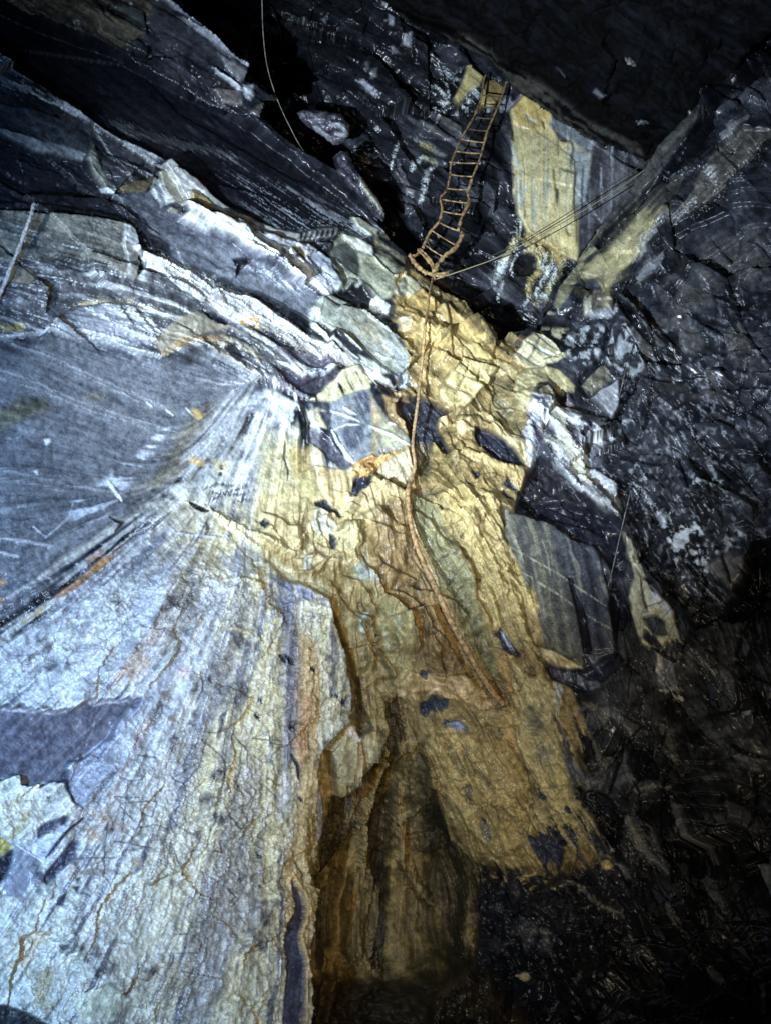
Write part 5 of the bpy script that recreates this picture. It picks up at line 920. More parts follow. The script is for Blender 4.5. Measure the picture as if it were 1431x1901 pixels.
# ================================================================== BACK WALL
depthB = [(380, -200, 9.6), (600, 0, 10.2), (900, 150, 10.6), (800, 500, 9.7), (1000, 640, 9.9), (1250, 300, 10.4), (700, 300, 10.0), (1000, 350, 10.1), (1400, 700, 10.0)]
angB = [(600, 0, 35), (600, 300, 40), (850, 350, 33), (800, 150, 35), (1020, 350, 92), (950, 550, 35), (700, 500, 50), (1150, 400, 85)]
Bk = Sheet(330, 1330, -150, 720, 2.1, depthB, angB, 500)
Bk.col[:] = np.array((.048, .048, .055)); Bk.col *= (1+.3*Bk.nB+.3*Bk.i2+.25*Bk.nC)[..., None].clip(.3, 2.2)
one = np.ones_like(Bk.X)
Bk.h += 3*Bk.nC+1.2*Bk.nB+.5*Bk.nA+.5*Bk.i1+7*Bk.i3
cB, _ = Bk.facets(one, 90, 2.0, 33, .40, .12, 51, crack=.03); cB2, _ = Bk.facets(one, 32, 2.2, 33, .42, .15, 52, crack=.04); Bk.facets(one*.4, 13, 2.0, 33, .35, .15, 53)
Bk.col *= (1+1.1*(cB2-.5))[..., None]*(1+.6*(cB-.5))[..., None]
Bk.P([(300, -200), (1000, -200), (800, 60), (740, 200), (600, 320), (300, 200)], col=(.024, .024, .028), fe=60, mix=.8)
Bk.P([(480, 60), (560, 100), (640, 330), (720, 440), (640, 420), (540, 300), (460, 200)], h=-60, col=(.008, .008, .01), fe=14, mix=.95)
Bk.P([(700, 340), (735, 360), (750, 420), (790, 470), (760, 500), (720, 460)], h=-40, fe=6, col=(.012, .012, .015), mix=.95)  # shadowed notch painted near black as well as sunk in
Bk.P([(840, 600), (900, 560), (1000, 580), (1000, 640), (900, 640)], h=-10, fe=10, col=(.015, .015, .018), mix=.9)
q2 = lambda p: Z(400, 0, p)
for q, h, c in [([(820, 380), (850, 370), (850, 430), (820, 430)], 10, (.16, .15, .15)), ([(860, 420), (895, 405), (890, 470), (850, 480)], 10, (.22, .22, .23)), ([(1280, 150), (1310, 140), (1370, 190), (1355, 210)], 10, (.14, .14, .14)), ([(1020, 10), (1090, -10), (1125, 40), (1110, 115), (1060, 70), (1010, 50)], 12, (.40, .40, .46)), ([(910, 30), (1010, 30), (990, 60), (920, 50)], 8, (.26, .27, .32)),
                ([(950, 90), (985, 110), (985, 160), (960, 150)], 8, (.3, .31, .38)), ([(1040, 200), (1090, 180), (1080, 260), (1040, 250)], 8, (.3, .32, .36)), ([(975, 270), (1000, 260), (1030, 300), (990, 300)], 6, (.22, .2, .25)), ([(490, 90), (515, 90), (500, 120)], 5, (.2, .22, .26)), ([(590, 100), (620, 85), (610, 130)], 5, (.2, .22, .28)),
                ([(1060, 1040), (1110, 1060), (1100, 1090), (1060, 1080)], 10, (.2, .2, .2)), ([(1010, 910), (1060, 960), (1090, 1030), (1050, 1020), (980, 960)], 10, (.12, .11, .12)), ([(1000, 1060), (1100, 1110), (1150, 1220), (1040, 1190)], 8, (.09, .09, .10)), ([(1140, 640), (1230, 680), (1330, 760), (1280, 770), (1150, 700)], 6, (.10, .10, .10)), ([(1230, 600), (1380, 690), (1370, 740), (1260, 680)], 10, (.09, .09, .085))]:
    Bk.P(q2(q), h=h, gx=rr.uniform(-15, 15), gy=-15, fe=2.4, col=c, flat=.3, warp=.6)
Bk.L(q2([(790, 470), (840, 510), (890, 560)]), 5, 6, (.35, .37, .42), rag=2)
# pale mineral runs
PB = (.70, .76, .74); YB = (.74, .64, .34)
l7 = lambda p: Z(720, 120, p, .26555)
def run(pts, w, c=PB, mix=.85, h=2): Bk.L(l7(pts), w, h, c, mix=mix, rag=2.6, warp=.6, dens=1.0)
FS = l7([(850, 330), (945, 240), (1040, 290), (1150, 370), (1200, 420), (1300, 480), (1420, 560), (1640, 700), (1800, 780), (1780, 830), (1600, 1000), (1450, 1190), (1380, 1290), (1300, 1400), (1200, 1330), (1050, 1240), (960, 1170), (900, 1040), (870, 900), (862, 700), (880, 500)])
Bk.P(FS, h=16, fe=2.6, warp=.25, col=(.11, .105, .115), flat=.92, mix=.98, rough=.5)
Bk.P(l7([(850, 330), (945, 240), (1040, 290), (1150, 370), (1130, 440), (1200, 560), (1280, 580), (1300, 800), (1320, 1100), (1320, 1380), (1200, 1320), (1050, 1240), (960, 1170), (900, 1040), (870, 900), (862, 700), (880, 500)]), h=2, fe=2.6, warp=.25, col=YB, mix=.96, rough=.42, var=.04)
CURT = l7([(870, 420), (1130, 440), (1300, 580), (1400, 640), (1400, 1200), (1320, 1380), (1050, 1240), (960, 1170), (870, 900)])
Bk.P(CURT, col=(.55, .62, .56), dens=-1.0, densn='nB', dw=.6, mix=.75, fe=4)
Bk.P(CURT, col=(.66, .58, .34), dens=-.3, densn='nC', dw=.6, mix=.6, fe=4)
Bk.P(CURT, col=(.16, .17, .14), dens=-1.7, densn='nA', dw=.5, mix=.6, fe=4)
Bk.P(l7([(1260, 600), (1400, 640), (1390, 900), (1400, 1200), (1330, 1380), (1310, 1000)]), col=(.42, .48, .50), dens=.2, densn='nC', fe=5, mix=.85, warp=.2)
Bk.P(l7([(1120, 380), (1200, 420), (1300, 480), (1420, 560), (1420, 610), (1300, 590), (1170, 480)]), h=3, col=(.24, .27, .30), fe=3, mix=.85)
Bk.P(l7([(1400, 600), (1800, 800), (1450, 1190), (1390, 1260)]), col=(.20, .20, .22), dens=-.3, densn='nC', fe=6, mix=.7, warp=.2)
for k in range(34):
    x = rr.choice([890, 930, 1000, 1010, 1060, 1080, 1100, 1190, 1210, 1250, 1290, 1310, 1340, 1360, 1400, 1480, 1560])+rr.uniform(-12, 12); y0 = rr.uniform(440, 900); y1 = y0+rr.uniform(150, 600)
    y1 = min(y1, 1290 if x < 1330 else 1250 - (x-1330)*.9)
    if y1-y0 < 60: continue
    c = rr.choice([(.40, .46, .44), (.16, .17, .13), (.50, .54, .46), (.62, .50, .24)]) if x < 1290 else rr.choice([(.36, .40, .46), (.22, .23, .27), (.06, .06, .07)])
    Bk.L(l7([(x, y0), (x+rr.uniform(-4, 4), (y0+y1)/2), (x+rr.uniform(-6, 6), y1)]), rr.uniform(1.6, 3.6), rr.uniform(-1.5, 1.5), c, mix=.65, rag=.8, warp=.12)
Bk.P(l7([(870, 340), (945, 245), (1150, 370), (1100, 440), (1000, 470), (880, 430)]), h=4, gy=-10, fe=2.5, warp=.3, col=(.56, .40, .13), mix=.9)
Bk.E(l7([(880, 430), (1000, 465), (1100, 470), (1180, 560)]), -5, 40, w=2, col=(.3, .2, .06)); Bk.L(l7([(1065, 410), (1085, 430), (1090, 465)]), 2.5, -4, (.06, .05, .03)); Bk.L(l7([(960, 360), (985, 410), (1040, 440)]), 3.5, -3, (.3, .32, .3))
for q in [[(1170, 740), (1240, 780), (1305, 800), (1310, 1300)], [(1185, 560), (1270, 575), (1270, 780)], [(1165, 750), (1170, 900), (1210, 940)], [(1230, 1160), (1260, 1210)]]: Bk.E(l7(q), 3.5, 30, w=2, col=(.12, .11, .06), mix=.6)
Bk.P(l7([(1175, 880), (1200, 890), (1195, 960), (1180, 1000), (1170, 940)]), h=-3, fe=2.4, col=(.1, .11, .1))
# runs below the curtain
for q, wd, c in [([(870, 1190), (880, 1250), (830, 1330), (790, 1400), (760, 1480), (740, 1520)], 14, PB), ([(880, 1200), (850, 1290), (800, 1350)], 12, YB), ([(930, 1290), (880, 1370), (860, 1420), (870, 1480)], 6, PB), ([(960, 1180), (1040, 1240), (1120, 1290), (1200, 1330), (1250, 1380)], 22, (.50, .38, .16)), ([(880, 1190), (960, 1230), (1050, 1290), (1080, 1360), (1070, 1440), (1010, 1500), (980, 1580), (1000, 1660), (1040, 1700)], 11, (.56, .48, .22)),
                 ([(1120, 1310), (1090, 1380), (1100, 1420)], 7, PB), ([(1150, 1300), (1180, 1370), (1130, 1440), (1080, 1520), (1040, 1600), (1060, 1680)], 7, PB), ([(1230, 1360), (1220, 1440), (1150, 1520), (1120, 1600), (1100, 1700)], 11, (.50, .48, .28)), ([(1180, 1370), (1200, 1420), (1160, 1480), (1150, 1560)], 6, PB), ([(1080, 1400), (1130, 1400), (1190, 1390)], 5, PB), ([(990, 1620), (960, 1660), (920, 1700)], 5, PB), ([(800, 1480), (770, 1560), (740, 1640), (745, 1700)], 4, PB), ([(1040, 1600), (1100, 1620), (1140, 1600)], 9, PB), ([(950, 1300), (1000, 1290), (1050, 1320)], 8, YB)]:
    run(q, wd, c, h=4)
Bk.P(l7([(930, 1340), (1000, 1310), (1055, 1350), (1060, 1410), (1000, 1470), (900, 1480), (890, 1400)]), h=-14, fe=3, col=(.02, .02, .024), mix=.9)
# small curtains higher up
Bk.P(l7([(545, 10), (580, 15), (665, 90), (640, 150), (570, 190), (500, 280), (460, 230), (500, 130)]), h=12, fe=2.4, warp=.3, col=(.50, .42, .20), flat=.8)
Bk.P(l7([(600, 130), (665, 110), (640, 240), (560, 310), (510, 300)]), col=(.38, .42, .46), dens=.0, densn='nA', fe=4, mix=.85)
Bk.P(l7([(690, 110), (740, 105), (810, 160), (790, 230), (750, 300), (640, 300), (660, 200)]), h=8, fe=3, warp=.3, col=(.34, .26, .10), flat=.8)
Bk.P(l7([(640, 290), (740, 300), (720, 370), (600, 360)]), h=4, fe=3, col=(.32, .36, .34), dens=.4)
Bk.P(l7([(830, 220), (930, 240), (880, 310), (800, 330), (790, 270)]), h=4, fe=3, col=(.20, .20, .24), dens=.6, densn='i2')
for q, wd, c in [([(290, 110), (350, 150), (420, 210), (470, 250)], 5, PB), ([(370, 90), (440, 90), (480, 130)], 4, PB), ([(400, 10), (440, 60), (520, 110)], 5, (.3, .33, .38)), ([(340, 0), (420, 30), (500, 40)], 3, (.3, .33, .38)), ([(430, 290), (380, 330), (330, 390)], 3.5, PB), ([(330, 250), (370, 310), (400, 320)], 2.6, PB), ([(470, 260), (420, 240), (350, 230)], 3, PB),
                 ([(380, 60), (420, 150), (440, 220)], 3, PB), ([(540, 190), (580, 240), (500, 310)], 3, PB), ([(190, 470), (280, 530), (350, 600), (420, 650)], 9, (.30, .33, .34)), ([(240, 500), (300, 560), (340, 590)], 7, (.50, .40, .16)), ([(240, 620), (180, 690), (170, 740)], 8, PB), ([(240, 620), (300, 660), (340, 690)], 9, (.42, .42, .30)), ([(340, 700), (270, 740), (260, 840), (250, 900), (220, 970)], 8, PB), ([(380, 680), (410, 720)], 3, PB), ([(90, 490), (60, 560), (30, 640), (20, 720)], 5, PB), ([(80, 500), (140, 510)], 5, PB)]:
    run(q, wd, c)
Bk.finish()
full = np.ones((Bk.ny-1, Bk.nx-1), bool)
build(Bk, 'rock_wall_back', full, ROCK, 0)

# ================================================================== ROOF
depthC = [(700, -150, 8.6), (1000, -150, 7.6), (1431, -150, 6.6), (860, 130, 9.6), (1200, 310, 9.9), (1431, 130, 8.4), (1650, 0, 7.0)]
Cg = Sheet(660, 1700, -200, 420, 3.2, depthC, [(1000, 0, 33)], 700)
Cg.rough[:] = .75; Cg.col[:] = np.array((.007, .007, .008)); Cg.col *= (1+.4*Cg.i2+.3*Cg.nB)[..., None].clip(.3, 2.2)
oneC = np.ones_like(Cg.X)
Cg.h += 3*Cg.nC+1*Cg.nB+.5*Cg.i1+10*Cg.i3
Cg.facets(oneC, 110, 1.5, 33, .3, .1, 61, crack=.02); Cg.facets(oneC, 36, 1.6, 33, .35, .12, 62); Cg.facets(oneC, 14, 1.5, 33, .3, .1, 63)
lip = z6([(-700, -260), (-260, -30), (-60, 90), (0, 200), (60, 240), (160, 310), (300, 390), (430, 470), (560, 520), (650, 560), (760, 630)])
Cg.P(lip+z6([(700, 480), (560, 430), (400, 340), (200, 200), (0, 80), (-260, -120)]), h=6, gy=-14, fe=6, col=(.075, .065, .05), dens=.9, mix=.9)
for q, c in [([(640, 20), (680, 50)], (.2, .2, .2)), ([(460, 190), (510, 215)], (.12, .12, .14)), ([(240, 80), (300, 120)], (.08, .08, .1)), ([(700, 370), (740, 380)], (.15, .16, .17))]: Cg.L(z6(q), 6, 4, c, rag=2)
Cg.finish()
slc = (slice(0, Cg.ny), slice(0, Cg.nx))
rc = lip+z6([(800, 620), (1060, 300), (1300, 30), (1900, -500), (2400, -900), (2400, -1500), (-900, -1500)])
dc = Cg.sd(slc, rc, True, .5) > 0
build(Cg, 'mine_roof', dc[:-1, :-1] & dc[1:, :-1] & dc[:-1, 1:] & dc[1:, 1:], ROOF, 1.0)

# ================================================================== OVERHANGING LEDGE upper left
Lg = Sheet(-150, 560, -150, 260, 2.6, [(-100, -100, 4.9), (0, 0, 5.3), (300, 0, 6.6), (240, 100, 6.5), (500, 200, 7.5), (400, 60, 7.2)], [(0, 0, 34)], 900)
Lg.col[:] = np.array((.055, .055, .065)); Lg.col *= (1+.25*Lg.nB+.2*Lg.i2)[..., None].clip(.4, 2)
oneL = np.ones_like(Lg.X)
Lg.h += 3*Lg.nC+1.8*Lg.nB+.8*Lg.nA+1.0*Lg.i1
Lg.facets(oneL, 60, 2.4, 33, .25, .10, 71); Lg.facets(oneL, 22, 2.0, 33, .22, .12, 72)
LED = t([(-500, -500), (-500, -200), (0, -20), (150, 75), (300, 110), (450, 180), (560, 240), (720, 312), (850, 400), (1000, 470), (1150, 570), (1330, 640), (1440, 665), (1475, 560), (1545, 560), (1550, 540), (1420, 470), (1355, 440), (1390, 350), (1300, 290), (1170, 180), (1050, 80), (940, -10), (800, -150), (500, -500)])
Lg.P(t([(-500, -500), (-500, -200), (0, -20), (150, 75), (450, 180), (600, 250), (720, 300), (740, 240), (800, 200), (810, 160), (860, 30), (900, -50), (700, -500)]), h=-8, fe=4, col=(.10, .085, .06), dens=1.2)
Lg.P(t([(600, 60), (700, 120), (820, 180), (720, 270), (560, 200), (520, 80)]), h=6, gx=-4, fe=3, col=(.12, .11, .08), flat=.6)
Lg.P(t([(630, 40), (680, 0), (800, 60), (820, 160), (740, 120)]), h=10, fe=2.5, col=(.08, .09, .085), flat=.6)
Lg.P(t([(860, 30), (1000, 100), (1130, 210), (1270, 300), (1240, 370), (1180, 400), (1000, 280), (870, 190), (820, 130)]), h=8, gx=2, fe=3, col=(.06, .06, .07), flat=.6)
Lg.P(t([(930, -20), (1050, 70), (1170, 170), (1300, 285), (1385, 350), (1370, 385), (1240, 300), (1100, 180), (960, 50), (900, -20)]), h=14, gy=-30, fe=3, col=(.26, .26, .33), dens=1.4, flat=.4)
Lg.L(t([(980, 20), (1100, 120), (1230, 230), (1380, 350)]), 4, 3, (.6, .6, .7), rag=2)
Lg.P(t([(1230, 310), (1300, 320), (1380, 390), (1340, 450), (1260, 400)]), h=10, fe=2.5, col=(.17, .17, .18), flat=.7)
Lg.P(t([(1180, 375), (1320, 460), (1335, 500), (1200, 410)]), h=10, gy=-40, fe=2.4, col=(.5, .52, .58)); Lg.P(t([(1170, 480), (1340, 500), (1335, 580), (1220, 560)]), h=7, gx=-5, fe=2.5, col=(.16, .15, .14), flat=.7)
Lg.P(t([(1345, 460), (1400, 470), (1415, 530), (1390, 560), (1350, 520)]), h=9, fe=2.4, col=(.36, .37, .42)); Lg.P(t([(730, 240), (850, 240), (840, 280), (760, 290), (725, 310)]), h=5, fe=3, col=(.16, .16, .2), dens=.6)
Lg.L(t([(720, 310), (850, 400), (1000, 470), (1150, 565), (1330, 635)]), 8, 4, (.2, .2, .21), rag=3, dens=.6)
Lg.P(t([(1420, 600), (1480, 560), (1545, 560), (1440, 665), (1380, 640)]), h=4, fe=3, col=(.13, .12, .11))
Lg.finish()
sll = (slice(0, Lg.ny), slice(0, Lg.nx)); dl = Lg.sd(sll, LED, True, .45) > 0
build(Lg, 'rock_overhang', dl[:-1, :-1] & dl[1:, :-1] & dl[:-1, 1:] & dl[1:, 1:], ROCK, 1.3)

# ================================================================== the rest of the chamber (coarse) and its floor
def coarse_shell():
    import bmesh
    bm = bmesh.new()
    bmesh.ops.create_icosphere(bm, subdivisions=6, radius=1.0)
    me = bpy.data.meshes.new('chamber'); 
    co = np.array([v.co[:] for v in bm.verts])
    p = co*np.array([15, 15, 15.0])
    n = fbm(p[:, 0]*.6+p[:, 2]*.35, p[:, 1]*.6-p[:, 2]*.4, 3, 4)
    p *= (1+.10*n)[:, None]
    p += c2w([0, 0, 0])
    for v, q in zip(bm.verts, p): v.co = q
    bm.to_mesh(me); bm.free(); me.shade_smooth()
    return me
def plain_mat(name, c, rough=.7, bump=.4, scale=20, c2=None, metal=0.0):
    m = bpy.data.materials.new(name); m.use_nodes = True; nt = m.node_tree; N = nt.nodes; Lk = nt.links; b = N['Principled BSDF']
    g = N.new('ShaderNodeNewGeometry'); n = N.new('ShaderNodeTexNoise'); n.inputs['Scale'].default_value = scale; n.inputs['Detail'].default_value = 6; Lk.new(g.outputs['Position'], n.inputs['Vector'])
    r = N.new('ShaderNodeValToRGB'); r.color_ramp.elements[0].position = .35; r.color_ramp.elements[1].position = .65
    c2 = c2 or tuple(v*.5 for v in c)
    r.color_ramp.elements[0].color = (*c2, 1); r.color_ramp.elements[1].color = (*c, 1)
    Lk.new(n.outputs[0], r.inputs[0]); Lk.new(r.outputs[0], b.inputs['Base Color'])
    b.inputs['Roughness'].default_value = rough; b.inputs['Metallic'].default_value = metal
    bp = N.new('ShaderNodeBump'); bp.inputs['Strength'].default_value = bump; bp.inputs['Distance'].default_value = .01; Lk.new(n.outputs[0], bp.inputs['Height']); Lk.new(bp.outputs[0], b.inputs['Normal'])
    return m
DARK = plain_mat('dark_slate', (.035, .035, .04), .6, .8, 4)
ch = bpy.data.objects.new('chamber_wall', coarse_shell()); COL.objects.link(ch); ch['kind'] = 'structure'; ch.data.materials.append(DARK)
n = 160; gx_, gy_ = np.meshgrid(np.linspace(-12, 12, n), np.linspace(-12, 12, n))
gz = .25*fbm(gx_*.8, gy_*.8, 5, 5)-.05
gz -= gz[n//2, n//2]
me = bpy.data.meshes.new('mine_floor'); idx = np.arange(n*n).reshape(n, n)
me.from_pydata(np.stack([gx_, gy_, gz], -1).reshape(-1, 3).tolist(), [], np.stack([idx[:-1, :-1], idx[:-1, 1:], idx[1:, 1:], idx[1:, :-1]], -1).reshape(-1, 4).tolist())
me.shade_smooth(); fl = bpy.data.objects.new('mine_floor', me); COL.objects.link(fl); fl['kind'] = 'structure'; me.materials.append(DARK)

# ================================================================== THINGS
def tube(name, pts, rad, mat, parent=None, seg=8, rough=0.15, sub=6, twist=0.0, seed=1, mid=None):
    """irregular rope / rod through camera-space points"""
    P = [np.array(p, float) for p in pts]
    r_ = rad if isinstance(rad, (list, tuple)) else [rad]*len(P)
    out, ro = [], []
    for i in range(len(P)-1):
        p0 = P[max(i-1, 0)]; p1 = P[i]; p2 = P[i+1]; p3 = P[min(i+2, len(P)-1)]
        for k in range(sub):
            t_ = k/sub
            out.append(.5*((2*p1)+(-p0+p2)*t_+(2*p0-5*p1+4*p2-p3)*t_**2+(-p0+3*p1-3*p2+p3)*t_**3)); ro.append(r_[i]*(1-t_)+r_[i+1]*t_)
    out.append(P[-1]); ro.append(r_[-1])
    Q = c2w(np.array(out)); rg = np.random.RandomState(seed)
    T = np.gradient(Q, axis=0); T /= np.linalg.norm(T, axis=1, keepdims=True)+1e-9
    up = np.array([.3, .5, .8]); A = np.cross(T, up); A /= np.linalg.norm(A, axis=1, keepdims=True); B_ = np.cross(T, A)
    org = Q[0].copy()
    vs = []
    for i in range(len(Q)):
        lump = 1+rough*rg.randn()*.6
        for j in range(seg):
            a = 2*math.pi*j/seg+twist*i
            rr_ = ro[i]*lump*(1+rough*rg.randn()*.5+(0.09*math.cos(3*(a-twist*i*1.7)) if twist else 0))
            vs.append(Q[i]+rr_*(math.cos(a)*A[i]+math.sin(a)*B_[i])-org)
    n_ = len(Q); fs = []
    for i in range(n_-1):
        for j in range(seg):
            j2 = (j+1) % seg; fs.append((i*seg+j, i*seg+j2, (i+1)*seg+j2, (i+1)*seg+j))
    fs.append(tuple(range(seg-1, -1, -1))); fs.append(tuple((n_-1)*seg+j for j in range(seg)))
    me = bpy.data.meshes.new(name); me.from_pydata([tuple(v) for v in vs], [], fs); me.shade_smooth(); me.materials.append(mat)
    o = bpy.data.objects.new(name, me); COL.objects.link(o); o.location = org
    if parent is not None:
        o.parent = parent; o.location = Vector(org)-parent.location
    return o
def tag(o, label, cat, group=None):
    o['label'] = label; o['category'] = cat
    if group: o['group'] = group
ROPE = plain_mat('ochre_crusted_rope', (.48, .31, .14), .85, 1.0, 26, (.18, .10, .045))
RUST = plain_mat('rusty_ladder_rope', (.50, .34, .15), .8, .9, 18, (.12, .055, .02))
SHADED_MUD = plain_mat('shaded_muddy_rung', (.12, .085, .045), .8, .9, 18, (.04, .025, .015))  # mud plus the dim light on the upper rungs, in one colour
PALE = plain_mat('pale_cord', (.40, .36, .22), .7, .3, 80, (.25, .22, .12))
IRON = plain_mat('dull_iron', (.20, .19, .19), .5, 1.0, 50, (.05, .045, .045))
LIME = plain_mat('lime_crusted_iron', (.45, .45, .46), .7, 1.0, 50, (.22, .20, .20))

LR = [(900, 140), (897, 150), (890, 189), (879, 216), (869, 234), (853, 261), (846, 279), (837, 303), (834, 330), (827.5, 354), (817, 367), (820, 388), (814, 412), (798, 431), (784, 460), (773, 473), (761, 476)]
RR = [(940, 152), (936, 162), (926, 192), (911, 226), (903, 247), (895, 277), (886, 306), (877, 327), (869, 354), (869, 377), (858, 399), (850, 428)]
def lz(y): return 10.2-(y-150)/(520-150)*1.75
ln = lambda q, dz=0: [ray(a, b)*(lz(b)-dz) for a, b in q]
base = c2w(ray(800, 505)*lz(505))
lad = bpy.data.objects.new('rope_ladder', None); COL.objects.link(lad); lad.location = base
tag(lad, 'long sagging rope ladder crusted with ochre, hanging beside the yellow flowstone', 'ladder')
tube('side_rope', ln(LR), [.015]*11+[.019]*6, RUST, lad, seed=2, rough=.3)
tube('side_rope', ln(RR), [.015]*8+[.021]*4, RUST, lad, seed=3, rough=.3)
tube('side_rope', ln([(857, 431), (855, 442), (845, 460), (823, 477), (809, 497), (804, 520)], .05), [.026]*6, RUST, lad, seed=4, rough=.3)
tube('bottom_rope', ln([(760, 474), (769, 488), (784, 502), (800, 509), (833, 508)], .03), [.026, .026, .024, .024, .018], RUST, lad, seed=5, rough=.3)
tube('bottom_rope', ln([(775, 463), (789, 478), (800, 492), (805, 506)], .06), .017, RUST, lad, seed=6, rough=.35)
tube('bottom_rope', ln([(779, 462), (794, 476), (803, 490), (806, 503)], .08), .012, RUST, lad, seed=7, rough=.35)
tube('bottom_rope', ln([(804, 510), (820, 513), (831, 505)], .05), .014, RUST, lad, seed=8, rough=.35)
RG = [((894, 176), (930, 180)), ((887, 197), (922, 201)), ((883, 218), (915, 220)), ((871, 239.5), (903, 243)), ((854, 258), (900, 265)), ((847, 281), (895, 285)), ((833, 301), (885, 303)), ((836, 324), (877, 328)), ((829, 350), (870, 352)), ((820, 370), (869, 377)), ((820, 392), (861, 399)), ((815, 413), (848, 428)), ((801, 428), (845, 455)), ((789, 455), (824, 478))]
for k, (a, b) in enumerate(RG):
    tube('rung', ln([a, ((a[0]+b[0])/2, (a[1]+b[1])/2+1), b]), .0095, SHADED_MUD if k < 4 else RUST, lad, seed=20+k, rough=.25, sub=5)

# hanging rope
RP = [(803, 516), (797, 545), (793, 575), (789, 605), (786, 640), (783, 675), (779, 710), (776, 740), (772, 770), (768, 800), (766, 830), (770, 862), (764, 890), (757, 912), (758, 940), (764, 980), (774, 1015), (788, 1050), (803, 1080), (818, 1112), (832, 1145), (848, 1175), (866, 1206), (882, 1235), (898, 1262), (916, 1288), (932, 1306)]
prof = [.03, .22, .18, .16, .16, .18, .22, .30, .32, .25, .10, .06, .05, .06, .12, .18, .22, .26, .30, .33, .35, .36, .34, .30, .22, .10, -.03]
zz = np.array([-(S.at(a, b)[2]) for a, b in RP]); zz[0] = lz(516)-.03
zs = zz.copy()
for _ in range(3): zs[1:-1] = (zs[:-2]+2*zs[1:-1]+zs[2:])/4
zs = np.minimum(zs, zz)
pts = [ray(a, b)*(z-o) for (a, b), z, o in zip(RP, zs, prof)]
rope = tube('hanging_rope', pts, [.014]*4+[.017]*8+[.023]*6+[.027]*9, ROPE, None, seg=12, seed=9, rough=.14, sub=16, twist=.32)
tag(rope, 'thick mud crusted rope hanging from the ladder foot down the ochre wall', 'rope')
# guide cord
def seg_line(q): return [ray(a, b)*z for a, b, z in q]
g = tube('guide_cord', seg_line([(806, 519, 8.45), (840, 508, 8.5), (872, 497, 8.55), (920, 479, 8.65), (1000, 438, 8.8), (1080, 392, 8.95), (1150, 348, 9.1), (1200, 312, 9.2), (1330, 215, 9.4)]), .007, PALE, None, seg=6, rough=.05, sub=8)
tag(g, 'thin pale guide cord running from the ladder foot up across the yellow flowstone', 'cord')
g = tube('guide_cord', seg_line([(905, 478, 9.3), (960, 452, 9.3), (1040, 404, 9.3), (1120, 352, 9.35), (1200, 300, 9.35), (1330, 205, 9.4)]), .006, plain_mat('dark_line', (.10, .09, .06), .8, .3, 60), None, seg=6, rough=.05, sub=8)  # thin dark tube running above the pale cord
tag(g, 'dark thin line stretched just above the pale guide cord, in front of the yellow flowstone', 'cord')
g = tube('thin_cord', seg_line([(484, -60, 7.2), (487, 0, 7.3), (489, 60, 7.5), (496, 120, 7.7), (510, 170, 7.8), (524, 205, 7.9), (540, 238, 8.0), (556, 268, 8.15), (572, 290, 8.6)]), .0055, plain_mat('grey_cord', (.22, .21, .16), .7, .3, 20, (.06, .06, .05)), None, seg=6, rough=.05, sub=8)
tag(g, 'thin pale cord hanging in the black cleft behind the broken overhang', 'cord')
# limed pole
pl = [S.at(64, 378, .07), S.at(56, 405, .07), S.at(46, 432, .08), S.at(36, 460, .08), S.at(22, 492, .07), S.at(5, 535, .06), S.at(-30, 600, .06)]
zp = [-p[2] for p in pl]; zm = min(zp); pl = [p/-p[2]*(zq*.4+(zm+.10*k/6)*.6) for k, (p, zq) in enumerate(zip(pl, zp))]
g = tube('iron_rod', pl, .014, LIME, None, seg=8, rough=.28, sub=10, seed=31)
tag(g, 'lime crusted iron rod standing against the grey slab at the left', 'iron rod')
for nm, q, lb in [('iron_bar', [(1170, 912), (1160, 952), (1151, 990), (1140, 1040), (1127, 1092)], 'long thin iron bar right of the smooth striped rock face'),
                  ('iron_bar', [(1161, 683), (1155, 710), (1148, 738)], 'short thin iron bar sticking out beside the grey boulder face'),
                  ('iron_bar', [(1410, 1056), (1410, 1072), (1409, 1090)], 'tiny iron bar end in the black pit of the right wall')]:
    p = [S.at(a, b, 0) for a, b in q]; zm = min(-v[2] for v in p)-.05; p[0] = p[0]*(1+.10/zm); p[-1] = p[-1]*(1+.10/zm)
    g = tube(nm, [v/-v[2]*(zm if 0 < k_ < len(p)-1 else zm+.12) for k_, v in enumerate(p)], .0055, IRON, None, seg=6, rough=.25, sub=12, seed=33)
    tag(g, lb, 'iron bar', 'thin iron bars on the right wall')

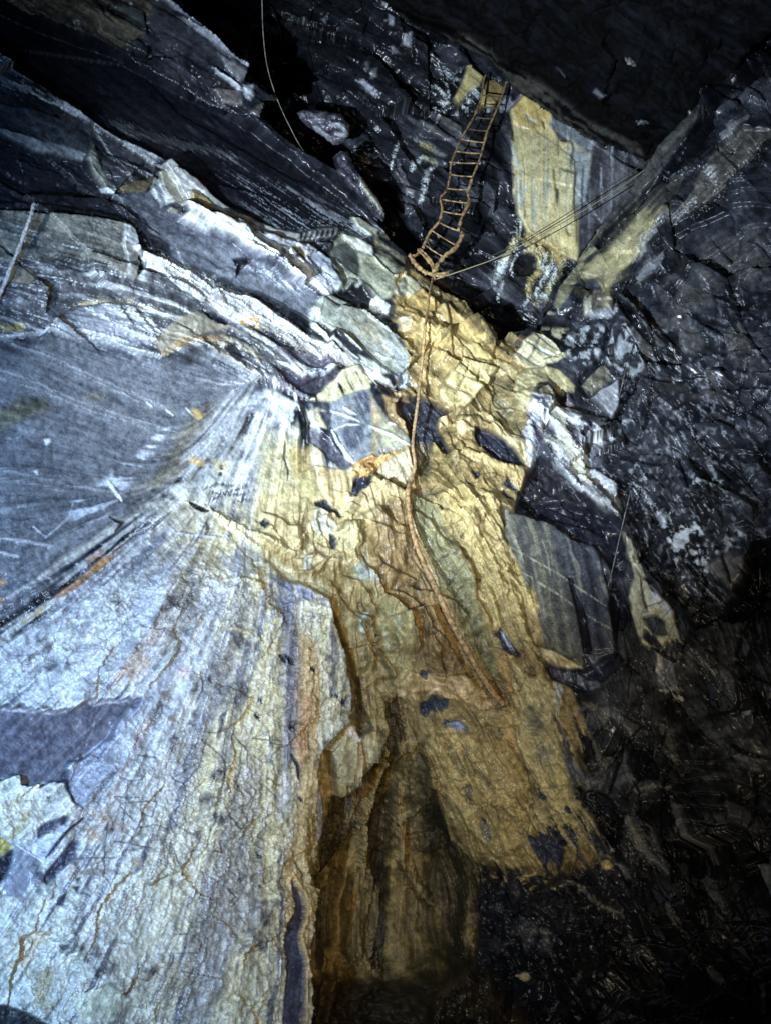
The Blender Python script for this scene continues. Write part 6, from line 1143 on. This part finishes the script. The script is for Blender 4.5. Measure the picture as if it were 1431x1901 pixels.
# loose rocks wedged in the cleft
def rock(name, outline, zf, thick, label, cat, cols, seed, gx=0, gy=0, ang=50, runs=()):
    a = np.array(outline); x0, y0 = a.min(0)-6; x1, y1 = a.max(0)+6
    cx, cy = a.mean(0)
    R = Sheet(x0, x1, y0, y1, 2.2, [(x0, y0, zf), (x1, y0, zf), (x0, y1, zf), (x1, y1, zf)], [(0, 0, ang)], seed)
    R.col[:] = np.array(cols[0]); R.col *= (1+.2*R.nB+.2*R.i1)[..., None].clip(.4, 2)
    o1 = np.ones_like(R.X); sl = (slice(0, R.ny), slice(0, R.nx)); dd = R.sd(sl, outline, True, .35)
    R.h += gx*(R.X-cx)/100+gy*(R.Y-cy)/100+1.2*R.nB+.7*R.nA+1.0*R.i1 - 14*(1-ss(dd/9))
    R.facets(o1, 34, 1.8, ang, .25, .08, seed); R.facets(o1, 13, 1.6, ang, .2, .08, seed+1)
    for q, wd, h, c in runs: R.L(q, wd, h, c, rag=1.5)
    R.finish(); k = dd > 0
    o = build(R, name, k[:-1, :-1] & k[1:, :-1] & k[:-1, 1:] & k[1:, 1:], ROCK, thick, None)
    c0 = np.array([v for v in c2w(ray(cx, cy)*zf)]); o.data.transform(Matrix.Translation(-Vector(c0))); o.location = c0
    tag(o, label, cat); return o
rock('slate_slab', q2([(640, 870), (690, 830), (735, 845), (770, 930), (830, 1000), (900, 1090), (938, 1180), (930, 1225), (880, 1200), (800, 1090), (700, 1010), (665, 960)]), 8.5, .22, 'long dark slate slab wedged upright in the black cleft above the pale facets', 'slab', [(.075, .07, .085)], 1200, gx=-6, ang=55,
     runs=[(q2([(800, 980), (850, 1060), (910, 1140), (930, 1190)]), 9, 5, (.30, .30, .24))])
rock('boulder', q2([(450, 620), (500, 590), (600, 605), (700, 630), (745, 680), (745, 740), (700, 790), (650, 800), (600, 760), (540, 720), (490, 680)]), 8.9, .3, 'rounded layered boulder caught above the black cleft near the top', 'boulder', [(.11, .10, .12)], 1300, gx=-4, gy=-8, ang=15,
     runs=[(q2([(640, 660), (690, 665), (740, 690)]), 4, -4, (.03, .03, .03)), (q2([(640, 690), (700, 700), (735, 730)]), 6, 4, (.3, .3, .33)), (q2([(660, 740), (700, 750), (730, 745)]), 6, 4, (.4, .4, .42)), (q2([(550, 700), (600, 750), (640, 780)]), 9, 3, (.24, .27, .3))])
